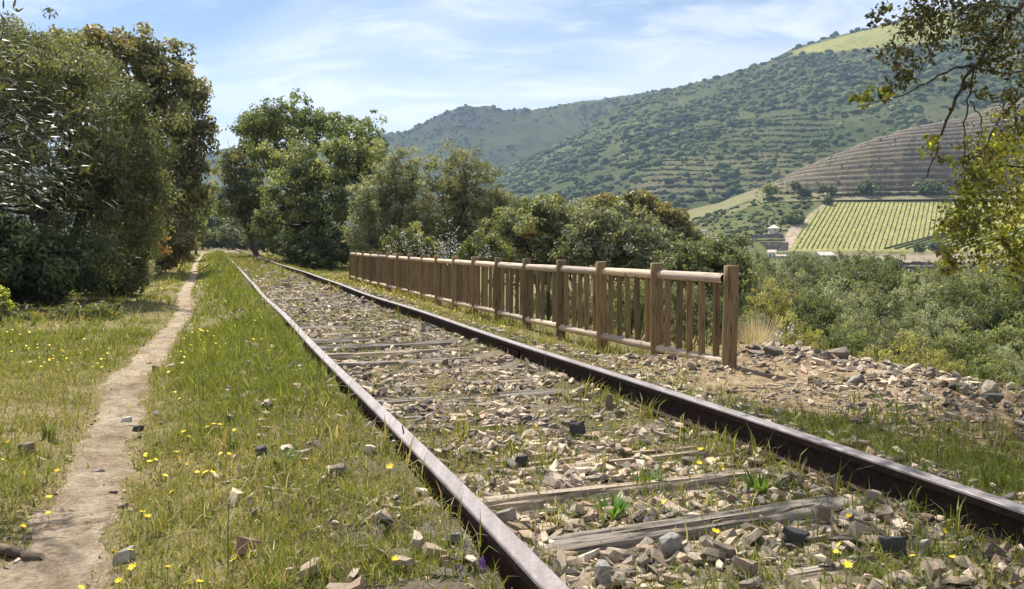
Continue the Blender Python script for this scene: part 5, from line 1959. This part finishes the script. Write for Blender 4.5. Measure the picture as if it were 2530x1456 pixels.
def small_plant(name, label, loc, seed, n, h, spread, wid, cols, cat='plant', mat='grass_blade', up=1.0, group=None, bend=.5):
    """A tuft of arching blades or fronds."""
    rs = np.random.RandomState(seed)
    a = rs.rand(n) * 6.283
    r = spread * rs.rand(n) ** .7
    base = np.stack([np.cos(a) * r * .35, np.sin(a) * r * .35, -.02 * np.ones(n)], -1)
    H = h * (.55 + .6 * rs.rand(n))
    tip = base + np.stack([np.cos(a) * r, np.sin(a) * r, H * up], -1)
    mid = (base + tip) / 2 + np.stack([-np.cos(a) * r * .15, -np.sin(a) * r * .15, H * .18 * bend], -1)
    s = np.stack([-np.sin(a), np.cos(a), 0 * a], -1) * (wid * (.6 + .8 * rs.rand(n)))[:, None]
    V = np.stack([base - s * .5, base + s * .5, mid + s, tip, mid - s], 1).reshape(-1, 3)
    i = np.arange(n)[:, None] * 5
    Q = np.concatenate([i + np.array([0, 1, 2, 4]), i + np.array([4, 2, 3, 3])])
    me = bpy.data.meshes.new(name)
    fl = [tuple(q) for q in (i + np.array([0, 1, 2, 4])).tolist()] + [tuple(q) for q in (i + np.array([4, 2, 3])).tolist()]
    me.from_pydata(V.tolist(), [], fl)
    c4 = np.ones((len(V), 4), np.float32)
    c4[:, :3] = np.repeat(palette(rs, n, cols) * (1 + .15 * rs.normal(size=(n, 1))), 5, 0)
    at_ = me.attributes.new('col', 'FLOAT_COLOR', 'POINT'); at_.data.foreach_set('color', c4.ravel())
    me.update()
    o = link(name, me, mat, None, loc)
    return tag(o, label, cat, group)


def gp(px, py):
    p = on(px, py, 0.0)
    for _ in range(3):
        n, t = nt(p[0], p[1])
        p = on(px, py, float(gz(n, t)))
    return p


side_tree('wispy_shrub', 'greyish wispy shrub with upright stems under the feathery tree', 70, 14.0, [(60, 700, 60, 50, 0, .9), (110, 725, 46, 30, -.3, .9), (20, 720, 50, 40, 0, 1)], 51, 130, .16, 40, .12, .12,
          [(.06, .07, .04), (.08, .09, .052), (.045, .055, .03)], None, trunk_r=.03, fork=.3, stems=3, limbs=5, cat='shrub', droop=-.6)
side_tree('fern_clump', 'yellow-green fern-like clump at the edge of the tree shade', 200, 11.6, [(190, 785, 80, 26, 0, .8), (130, 800, 60, 22, -.2, .8), (250, 775, 50, 16, .2, .8)], 52, 110, .13, 34, .075, .25,
          [(.085, .09, .026), (.11, .108, .032), (.065, .072, .022)], None, trunk_r=.02, fork=.1, stems=3, limbs=5, cat='fern', droop=-.3)
side_tree('fern_clump', 'low yellowish fern-like clump left of the larger clump', 60, 11.0, [(60, 805, 60, 24, 0, .8), (20, 795, 46, 26, .2, .8)], 53, 80, .13, 34, .075, .25,
          [(.08, .086, .026), (.10, .10, .032), (.06, .068, .022)], None, trunk_r=.02, fork=.1, stems=3, limbs=5, cat='fern', droop=-.3)
side_tree('bright_bush', 'bright lime green leafy bush cut by the left edge', -40, 11.2, [(-14, 744, 28, 32, 0, 1), (-50, 725, 36, 44, 0, 1)], 54, 60, .1, 26, .075, .5,
          [(.13, .16, .03), (.16, .185, .035), (.10, .125, .028)], None, trunk_r=.02, fork=.3, stems=3, limbs=4, cat='bush', mat='glow_leaf')
small_plant('dry_grass_clump', 'tall straw coloured dry grass beside the end post', at(1850, 890, 8.6) * np.array([1, 1, 0]) + np.array([0, 0, -.4]), 55, 520, .62, .36, .0028, [(.42, .33, .20), (.50, .42, .30), (.34, .26, .14)])
small_plant('dry_grass_clump', 'pinkish feathery dry grass plumes right of the end post', at(1866, 880, 9.4) * np.array([1, 1, 0]) + np.array([0, 0, -.5]), 56, 420, .75, .3, .0034, [(.52, .42, .36), (.58, .50, .44), (.44, .34, .26)])
small_plant('leafy_weed', 'bright green leafy weed between the rails', gp(1512, 1288), 57, 46, .11, .075, .010, [(.10, .19, .035), (.13, .23, .05)])
small_plant('leafy_weed', 'green strap-leaved weed under the fence-side rail', gp(1880, 1235), 58, 60, .13, .10, .009, [(.10, .17, .035), (.14, .20, .05)])
small_plant('leafy_weed', 'tall green weed in the verge beside the black lump', gp(705, 1165), 59, 30, .10, .09, .010, [(.17, .22, .05), (.14, .19, .04)])
small_plant('leafy_weed', 'grassy green tuft beside the sunlit near rail end', gp(1600, 1215), 60, 50, .11, .09, .008, [(.11, .17, .04), (.15, .2, .05)])
small_plant('leafy_weed', 'upright green weed pair left of the path', gp(118, 1085), 62, 40, .12, .07, .005, [(.16, .19, .06), (.2, .22, .07)])


# ================================================================== GRASS
def blades(n, t, h, w, rs, cols, lean=.45):
    x, y = xy(n, t)
    z = np.where((n > .1) & (n < 3.2), ballast_z(n, t), gz(n, t)) - .004
    k = len(n)
    b = np.stack([x, y, z], -1)
    a = rs.rand(k) * 6.283
    le = lean * rs.rand(k) ** .8
    d = np.stack([np.cos(a) * le, np.sin(a) * le, np.ones(k)], -1)
    tip = b + unit(d + np.stack([np.cos(a) * le * .9, np.sin(a) * le * .9, -le * .5], -1)) * h[:, None]
    mid = b + unit(d) * h[:, None] * .55
    th = rs.rand(k) * 6.283
    s = np.stack([np.cos(th), np.sin(th), 0 * th], -1) * w[:, None] * .5
    V = np.stack([b - s, b + s, mid + s * .8, mid - s * .8, tip + s * .12, tip - s * .12], 1).reshape(-1, 3)
    i = np.arange(k)[:, None] * 6
    Q = np.concatenate([i + np.array([0, 1, 2, 3]), i + np.array([3, 2, 4, 5])])
    return V, Q, np.repeat(cols, 6, 0)


GREEN = np.array([(.155, .185, .033), (.20, .225, .045), (.245, .255, .06), (.12, .148, .033)])
STRAW = np.array([(.36, .29, .13), (.44, .37, .20), (.29, .23, .10), (.25, .22, .08)])


def build_grass():
    rs = np.random.RandomState(33)
    m = 840000
    t = 1.5 * (75 / 1.5) ** rs.rand(m)
    n = rs.uniform(-7.5, 9.5, m)
    # most blades grow in tufts
    cs = .095 * np.interp(t, [0, 6, 20, 70], [1, 1.2, 2.4, 6])
    ci, cj = np.floor(n / cs), np.floor(t / cs)
    tn_, tt_ = (ci + .15 + .7 * _h(ci, cj, 1.3)) * cs, (cj + .15 + .7 * _h(ci, cj, 2.7)) * cs
    th_ = _h(ci, cj, 5.1); tg = _h(ci, cj, 8.3)
    intuft = rs.rand(m) < .62
    n = np.where(intuft, tn_ + rs.normal(size=m) * cs * .2, n)
    t = np.where(intuft, tt_ + rs.normal(size=m) * cs * .2, t)
    t = np.maximum(t, 1.2)
    tuft_on = np.where(intuft, th_ > .25, True)
    big = fbm(n * .9, t * .9, 101, 3)
    fine = fbm(n * 3.3, t * 3.3, 103, 3)
    dry = fbm(n * .6 + 4, t * .6, 105, 3)
    pm, ph = path_mid(t), path_half(t)
    dp = np.abs(n - pm) / ph
    den = np.zeros(m); hgt = np.full(m, .07); dr = np.full(m, .35)
    # left of the path
    L = n < pm
    den = np.where(L, .78 * np.clip((fine - .2) * 2.6, .25, 1), den); dr = np.where(L, .46 - .12 * (n < -2.2), dr); hgt = np.where(L, .055 + .05 * (big > .55), hgt)
    # verge between path and rail
    Vg = (n >= pm) & (n < .72)
    lush = sstep(-.35, .05, n) * sstep(4.0, 5.2, t)
    den = np.where(Vg, np.clip(.62 + .38 * lush, 0, 1) * np.clip((fine - .2) * 2.8, .22, 1), den)
    dr = np.where(Vg, np.clip(.27 - .5 * lush, -.3, 1), dr); hgt = np.where(Vg, .065 + .05 * lush + .03 * (fine > .55), hgt)
    # between the rails
    B = (n >= .72) & (n < 2.64)
    tuft = np.clip((fbm(n * 1.7, t * 1.7, 111, 3) - .43) * 4.5, 0, 1)
    den = np.where(B, tuft * .85 * np.interp(t, [0, 4, 6, 17, 26, 45], [1, .9, .42, .45, 1.2, 1.6]) + np.interp(t, [0, 16, 26, 40], [0.02, .04, .35, .8]), den); dr = np.where(B, .45, dr); hgt = np.where(B, .055 + .04 * (fine > .5), hgt)
    near_rail = np.exp(-((n - 2.40) / .14) ** 2) * (t < 5) + .5 * np.exp(-((n - .72) / .1) ** 2)
    den = np.maximum(den, near_rail * .6 * (fine > .4)); hgt = np.where(near_rail > .4, .11, hgt)
    # right shoulder
    Rr = n >= 2.64
    sh = np.where(t < 4.3, .75, np.where(t < 8, .12 + .3 * sstep(3.6, 2.8, n), .7)) * np.clip((fine - .2) * 2.4, .15, 1)
    sh = np.where((t < 8) & (n > 4.6), .12 * (fine > .5), sh)
    den = np.where(Rr, sh, den); dr = np.where(Rr, np.where(t < 5, .22, .60), dr); hgt = np.where(Rr, np.where(t < 5, .10, .075), hgt)
    ff = (np.abs(n - 4.40) < .2) & (t > 6.3) & (t < 29)
    den = np.where(ff, np.clip(den * 1.6, 0, 1), den); hgt = np.where(ff, .14, hgt)
    den = np.where(n > edge_n(t), .5 * (n < edge_n(t) + 1.2), den); hgt = np.where(n > edge_n(t), .16, hgt); dr = np.where(n > edge_n(t), .7, dr)
    den = den * np.clip((dp - .62 - .7 * (fine - .5)) * 1.7, 0.025, 1)
    hgt = hgt * np.where(dp < 1.25, .6, 1)
    hgt = hgt * np.where(intuft, .6 + .95 * tg, .8)
    dr = dr + np.where(intuft, (th_ - .62) * .7, 0)
    keep = (rs.rand(m) < den) & tuft_on
    keep &= (np.abs(n - RAIL_N[0]) > .05) & (np.abs(n - RAIL_N[1]) > .05)
    n, t, hgt, dr, dry, big = [q[keep] for q in (n, t, hgt, dr, dry, big)]
    x, y = xy(n, t)
    v = in_view(x, y, np.zeros(len(x)), 180)
    v &= rs.rand(len(x)) < np.interp(t, [0, 2.5, 5, 75], [.62, .72, .8, .8])
    n, t, hgt, dr, dry, y = [q[v] for q in (n, t, hgt, dr, dry, y)]
    # short fine turf close by
    m2 = 800000
    t2 = 1.6 * (11 / 1.6) ** rs.rand(m2); n2 = rs.uniform(-3.6, 3.9, m2)
    dp2 = np.abs(n2 - path_mid(t2)) / path_half(t2)
    f2 = fbm(n2 * 4.1, t2 * 4.1, 113, 3)
    w2 = np.where(n2 < .74, np.where(n2 > -.35, 1.0, .72), np.where(n2 < 2.6, .42 * (f2 > .44) * np.interp(t2, [0, 4, 6, 11], [1, .9, .4, .35]), np.where(t2 < 4.4, .4, .10))) * np.clip((f2 - .2) * 2.4, .2, 1) * np.clip((dp2 - .6) * 1.6, .06, 1)
    x2, y2 = xy(n2, t2)
    k2 = (rs.rand(m2) < w2) & in_view(x2, y2, np.zeros(m2), 120) & (np.abs(n2 - RAIL_N[0]) > .05) & (np.abs(n2 - RAIL_N[1]) > .05)
    n2, t2, y2, dp2 = n2[k2], t2[k2], y2[k2], dp2[k2]
    dry2 = fbm(n2 * .6 + 4, t2 * .6, 105, 3)
    lush2 = sstep(-.35, .05, n2) * sstep(4.0, 5.2, t2) * (n2 < .75)
    short = np.concatenate([np.zeros(len(n), bool), np.ones(len(n2), bool)])
    n = np.concatenate([n, n2]); t = np.concatenate([t, t2]); y = np.concatenate([y, y2]); dry = np.concatenate([dry, dry2])
    hgt = np.concatenate([hgt, .034 + .03 * rs.rand(len(n2))]); dr = np.concatenate([dr, np.where(dp2 < 1.1, .95, 0.36 - .16 * (n2 > -.3) - .4 * lush2)])
    k = len(n)
    isdry = rs.rand(k) < np.clip(dr + (dry - .5) * 1.3, .02, .97)
    c = np.where(isdry[:, None], STRAW[rs.randint(0, 4, k)], GREEN[rs.randint(0, 4, k)]) * (1 + .16 * rs.normal(size=(k, 1)))
    h = hgt * (.45 + 1.0 * rs.rand(k) ** 1.4) * np.interp(t, [0, 3, 6, 10, 30, 75], [.74, .8, .95, 1.05, 1.3, 1.8])
    tall = rs.rand(k) < .012
    h = np.where(tall & ~isdry, h * 2.0, h)
    w = (.0045 + .0045 * rs.rand(k)) * np.interp(y, [0, 3, 5, 10, 25, 70], [.66, .74, 1.05, 1.9, 4.2, 10])
    w = np.where(rs.rand(k) < .05, w * 2.2, w)
    w = np.where(short, w * .75, w)
    lean = np.where(rs.rand(k) < .3, 1.3, .5)
    lean = np.where(isdry & (rs.rand(k) < .45), 7.0, lean)
    V, Q, C = blades(n, t, h, w, rs, np.clip(c, .02, .8), lean=lean)
    V = V.reshape(-1, 6, 3); C = C.reshape(-1, 6, 3)
    # each zone its own mass; far blades are plain slivers
    zone = np.where(n < path_mid(t), 0, np.where(n < RAIL_N[0], 1, np.where(n < RAIL_N[1], 2, 3)))
    labs = [('meadow_grass', 'patchy dry and green grass left of the path'), ('verge_grass', 'lush green grass verge between the path and the track'),
            ('track_grass', 'sparse weeds and grass growing between the rails'), ('shoulder_grass', 'dry grass between the track and the fence')]
    for q, (nm, lab) in enumerate(labs):
        a_ = np.where((zone == q) & (t < 5) & ~short)[0]; f_ = np.where((zone == q) & ((t >= 5) | short))[0]
        Va = V[a_].reshape(-1, 3); Vf = V[f_][:, [0, 1, 4, 5]].reshape(-1, 3)
        i = np.arange(len(a_))[:, None] * 6
        Qq = np.concatenate([i + np.array([0, 1, 2, 3]), i + np.array([3, 2, 4, 5]), quads(len(f_), len(Va))])
        Cq = np.concatenate([C[a_].reshape(-1, 3), C[f_][:, :4].reshape(-1, 3)])
        o = link(nm, mesh_np(nm, np.concatenate([Va, Vf]), Qq, Cq), 'grass_blade')
        tag(o, lab, 'grass', kind='stuff')
    print('grass blades', k, 'near', int((t < 7).sum()))


build_grass()


# ================================================================== FLOWERS
def flower_head_mesh(name, seed, r, petals, mats, cup=.25):
    rs = np.random.RandomState(seed)
    V, Fs = [(0, 0, .0)], []
    for k in range(petals):
        a = k / petals * 6.283 + rs.normal() * .06
        w = 6.283 / petals * .46
        rr = r * (1 + .1 * rs.normal())
        b = len(V)
        V += [(math.cos(a - w) * rr * .55, math.sin(a - w) * rr * .55, r * cup * .4), (math.cos(a) * rr, math.sin(a) * rr, r * cup), (math.cos(a + w) * rr * .55, math.sin(a + w) * rr * .55, r * cup * .4)]
        Fs += [(0, b, b + 1, b + 2)]
    b = len(V)                                     # green cup below
    for k in range(6):
        V.append((math.cos(k * 1.047) * r * .28, math.sin(k * 1.047) * r * .28, -.001))
    V.append((0, 0, -r * .55))
    for k in range(6): Fs.append((b + k, b + 6, b + (k + 1) % 6))
    me = bpy.data.meshes.new(name); me.from_pydata(V, [], Fs)
    for m_ in mats: me.materials.append(MATS[m_])
    for i, p in enumerate(me.polygons): p.material_index = 0 if i < petals else 1
    me.update()
    return me


def stem_mesh(name, h, seed, r=.0014, mat='stem_green', bend=.12):
    rs = np.random.RandomState(seed)
    u = np.linspace(0, 1, 5)
    pts = np.stack([bend * h * u ** 2 * rs.normal() * .5, bend * h * u ** 2 * rs.normal() * .5, h * u], -1)
    me = tubes_mesh(name, [(pts, np.full(5, r))], 5); me.materials.append(MATS[mat])
    return me, pts[-1]


def build_flowers():
    heads = [flower_head_mesh('flower_head', 900 + k, 1.0, 11, ['yellow_petal', 'stem_green'], c) for k, c in enumerate((.15, .3, .5))]
    z5 = [(720, 780), (740, 825), (768, 815), (866, 775), (880, 695), (905, 680), (1025, 650), (1060, 645), (1085, 640), (1090, 800), (1135, 795), (975, 875), (1055, 895), (1055, 855), (780, 880), (820, 890), (925, 835), (830, 1340), (990, 1420), (405, 1440),
          (735, 1095), (700, 1075), (565, 1275), (650, 1350), (240, 1000), (280, 900), (40, 725), (40, 800), (120, 1170), (1145, 1325), (240, 1075), (590, 1415), (845, 975), (1010, 870), (930, 700), (720, 800), (880, 770), (1160, 670), (800, 1275), (645, 1260)]
    z7 = [(150, 750), (350, 730), (215, 815), (145, 835), (250, 850), (95, 905), (295, 930), (225, 1170), (820, 1280), (870, 1327), (1200, 1293), (1405, 1297), (1605, 1148), (890, 1095), (1690, 1383), (1350, 1125), (835, 1240)]
    z6 = [(370, 770), (915, 750), (1515, 565), (1765, 710), (2005, 850), (1860, 975), (400, 1260), (630, 490)]
    P = [(x * .4996, 728.75 + y * .4996) for x, y in z5] + [(1656 + x * .4996, 728.75 + y * .4996) for x, y in z7] + [(795 + x * .4542, 795 + y * .4542) for x, y in z6]
    rs = np.random.RandomState(41)
    P.sort()
    items = []
    for (px, py) in P:
        hgt = .05 + .05 * rs.rand()
        p = on(px, py, hgt)
        n, t = nt(p[0], p[1])
        g = float(gz(n, t))
        p = on(px, py, g + hgt); n, t = nt(p[0], p[1])
        zone = 'left of the path' if n < float(path_mid(t)) else ('in the verge by the path' if n < .8 else ('between the rails' if n < 2.6 else 'beyond the far rail'))
        items.append((p, hgt, zone))
    stems = [stem_mesh('stem', 1.0, 950 + k, .012) for k in range(4)]
    cnt = {}
    for i, (p, hgt, zone) in enumerate(items):
        n, t = nt(p[0], p[1])
        f = empty('yellow_flower', (p[0], p[1], float(gz(n, t))), rs.rand() * 6.28)
        cnt[zone] = cnt.get(zone, 0) + 1
        tag(f, 'yellow wildflower %s, %s from the left there' % (zone, ORD[cnt[zone] - 1]), 'flower', 'yellow wildflowers near the camera')
        me, tip = stems[i % 4]
        link('stem', me, None, f, scale=(hgt,) * 3)
        r = .0115 + .006 * rs.rand()
        link('flower_head', heads[i % 3], None, f, tuple(tip * hgt), (rs.normal() * .35, rs.normal() * .35, 0), (r,) * 3)
    # the mass of small yellow flowers further off
    m = 12000
    t = 4.0 * (60 / 4.0) ** rs.rand(m); n = rs.uniform(-6, 4.2, m)
    den = fbm(n * .9, t * .5, 141, 3)
    pm = path_mid(t)
    w = np.where(n < pm - .25, np.clip((den - .42) * 4, .02, 1) * .75, np.where(n < .6, np.clip((den - .52) * 4, 0, 1) * np.where(n - pm < .55, .9, .35), np.where(n < 2.6, .05 * (t > 16), .14 * (t > 10))))
    w = w * (np.abs(n - pm) > path_half(t) * 1.1)
    keep = rs.rand(m) < w
    n, t = n[keep], t[keep]
    x, y = xy(n, t)
    k = len(n)
    z = gz(n, t) + .05 + .07 * rs.rand(k)
    c = np.stack([x, y, z], -1)
    r = (.0065 + .006 * rs.rand(k)) * np.interp(y, [4, 10, 30, 60], [1, 1.15, 2.2, 4])
    a = np.arange(6) * 1.047
    ring = np.stack([np.cos(a), np.sin(a), 0 * a + .1], -1)
    tl = rs.normal(size=(k, 2)) * .4
    off = ring[None] * r[:, None, None]
    off[..., 2] += off[..., 0] * tl[:, None, 0] + off[..., 1] * tl[:, None, 1]
    V = (c[:, None] + off).reshape(-1, 3)
    o = link('yellow_blossoms', mesh_np('yellow_blossoms', V, np.arange(k * 6).reshape(k, 6)), 'yellow_petal')
    tag(o, 'drifts of tiny yellow blossoms in the grass along the path', 'blossoms', kind='stuff')
    print('flowers', k)
    # purple lavender heads by the near rail
    for q, (px, py, h) in enumerate([(1152, 1378, .20), (1190, 1412, .18), (1130, 1432, .12)]):
        p = on(px, py, .14); n, t = nt(p[0], p[1]); g = float(gz(n, t))
        f = empty('purple_flower', (p[0], p[1], g), q * 1.3)
        tag(f, ['taller purple tufted flower beside the near rail', 'purple tufted flower leaning against the near rail', 'small purple bud low beside the near rail'][q], 'flower')
        me, tip = stem_mesh('stem', p[2] - g, 970 + q, .0022, 'stem_green', .1)
        link('stem', me, None, f)
        rr = np.random.RandomState(980 + q)
        N = 26
        aa = rr.rand(N) * 6.283
        hh = rr.rand(N) * .034
        base = np.stack([np.cos(aa) * .004, np.sin(aa) * .004, hh - .014], -1)
        tp_ = base + np.stack([np.cos(aa) * .009, np.sin(aa) * .009, .018 + .012 * rr.rand(N)], -1)
        sd = np.stack([-np.sin(aa), np.cos(aa), 0 * aa], -1) * .004
        V = np.stack([base, (base + tp_) / 2 + sd, tp_, (base + tp_) / 2 - sd], 1).reshape(-1, 3)
        me = mesh_np('flower_head', V, quads(N)); me.materials.append(MATS['purple_petal'])
        link('flower_head', me, None, f, tuple(tip))
    # white asphodel spikes behind the fence
    rr = np.random.RandomState(43)
    spikes = [(1112, 540, 24), (1122, 560, 23.5), (1098, 580, 23), (1130, 590, 24), (1075, 590, 22.5), (1085, 610, 23), (1140, 600, 23), (995, 570, 23), (1010, 590, 22), (1045, 600, 22.4), (960, 605, 23), (1110, 612, 22), (1180, 615, 20), (1212, 622, 20), (1028, 575, 22.6), (1060, 612, 22), (975, 592, 23), (1120, 585, 23.2), (1200, 605, 20.4), (1095, 600, 22.4)]
    spikes.sort()
    for q, (px, py, Y) in enumerate(spikes):
        tip = at(px, py, Y)
        n, t = nt(tip[0], tip[1]); g = float(gz(n, t))
        f = empty('white_flower_spike', (tip[0], tip[1], g))
        tag(f, 'tall white flower spike behind the fence, %s from the far end' % ORD[q], 'flower', 'white flower spikes behind the fence')
        H = tip[2] - g
        me, tp_ = stem_mesh('stem', H, 990 + q, .006, 'stem_green', .06)
        link('stem', me, None, f)
        N = 34
        u = 1 - .32 * rr.rand(N) ** 1.2
        pos = np.stack([tp_[0] * u ** 2, tp_[1] * u ** 2, H * u], -1) + rr.normal(size=(N, 3)) * np.array([.07, .07, .03]) * (1.15 - u)[:, None] * 4
        V = leaves_arrays(pos, rand_dirs(N, rr), rr, np.full(N, .042), .8)
        me = mesh_np('blossom', V, quads(N)); me.materials.append(MATS['white_petal'])
        link('blossom', me, None, f)


build_flowers()


def stalk(name, label, pts, r0, r1, mat, tuft=None, cat='stalk'):
    P = np.array(pts)
    u = np.linspace(0, 1, len(P)); uu = np.linspace(0, 1, 22)
    Q = np.stack([np.interp(uu, u, P[:, k]) for k in range(3)], -1)
    for _ in range(3): Q[1:-1] = (Q[:-2] + Q[1:-1] * 2 + Q[2:]) / 4
    b = Q[0].copy()
    f = empty(name, b); tag(f, label, cat)
    me = tubes_mesh('stem', [(Q - b, np.linspace(r0, r1, 22))], 6); me.materials.append(MATS[mat])
    link('stem', me, None, f)
    if tuft:
        rr = np.random.RandomState(5)
        cen, n, s, m_ = tuft
        ix = rr.choice(np.arange(22 - cen, 22), n)
        V = leaves_arrays(Q[ix] - b + rr.normal(size=(n, 3)) * s, rand_dirs(n, rr), rr, np.full(n, s * 1.8), .6)
        me = mesh_np('seed_head', V, quads(n)); me.materials.append(MATS[m_])
        link('seed_head', me, None, f)
    return f


stalk('arching_stalk', 'long pale stalk with a white tip arching over the end post', [at(1812, 760, 8.0) * [1, 1, 0] + [0, 0, -.4], at(1808, 650, 7.95), at(1795, 620, 7.9), at(1772, 586, 7.8), at(1735, 570, 7.7)], .005, .003, 'stem_dry', (7, 26, .014, 'white_petal'))
for q, (px, py) in enumerate([(1955, 800), (1975, 845), (1925, 820)]):
    stalk('flower_stalk', ['thin stalk with white blossoms leaning by the pale bushes', 'curved stalk with a white bloom above the stone heap', 'small white flowered stalk next to the dry grass'][q],
          [at(px - 30, 905, 8.2), at(px - 12, 860, 8.1), at(px, py, 8.0)], .005, .003, 'stem_dry', (5, 22, .014, 'white_petal'))
stalk('rusty_stalk', 'dark reddish dry stalk standing against the near rail', [on(1000, 1185, .0) , on(1000, 1185, 0) + [0, 0, .12], on(1000, 1185, 0) + [-.005, 0, .22], on(1000, 1185, 0) + [-.012, 0, .25]], .0042, .003, 'stem_rust')
stalk('grass_stalk', 'single tall dark green grass stalk in the lower verge', [on(563, 1456, 0), on(563, 1456, 0) + [0, 0, .15], on(563, 1456, 0) + [0.002, 0, .27]], .0022, .0015, 'stem_green')

# ================================================================== AIR
def build_haze():
    bm = bmesh.new()
    box_bm(bm, Vector((0, 1000, 210)), (5200, 3200, 520))
    o = bm_link('haze', bm, None) if False else None
    me = bpy.data.meshes.new('haze'); bm.to_mesh(me); bm.free()
    m = bpy.data.materials.new('haze'); m.use_nodes = True
    g = m.node_tree; g.nodes.clear()
    out = g.nodes.new('ShaderNodeOutputMaterial')
    v = g.nodes.new('ShaderNodeVolumePrincipled')
    v.inputs['Color'].default_value = (.55, .74, 1.0, 1)
    v.inputs['Density'].default_value = 0.000135
    v.inputs['Anisotropy'].default_value = 0.3
    v.inputs['Density Attribute'].default_value = ''
    v.inputs['Color Attribute'].default_value = ''
    v.inputs['Temperature Attribute'].default_value = ''
    m.cycles.homogeneous_volume = True
    g.links.new(v.outputs[0], out.inputs['Volume'])
    me.materials.append(m)
    o = bpy.data.objects.new('haze', me); COL.objects.link(o)
    tag(o, 'thin blue summer haze over the valley', kind='stuff')


build_haze()
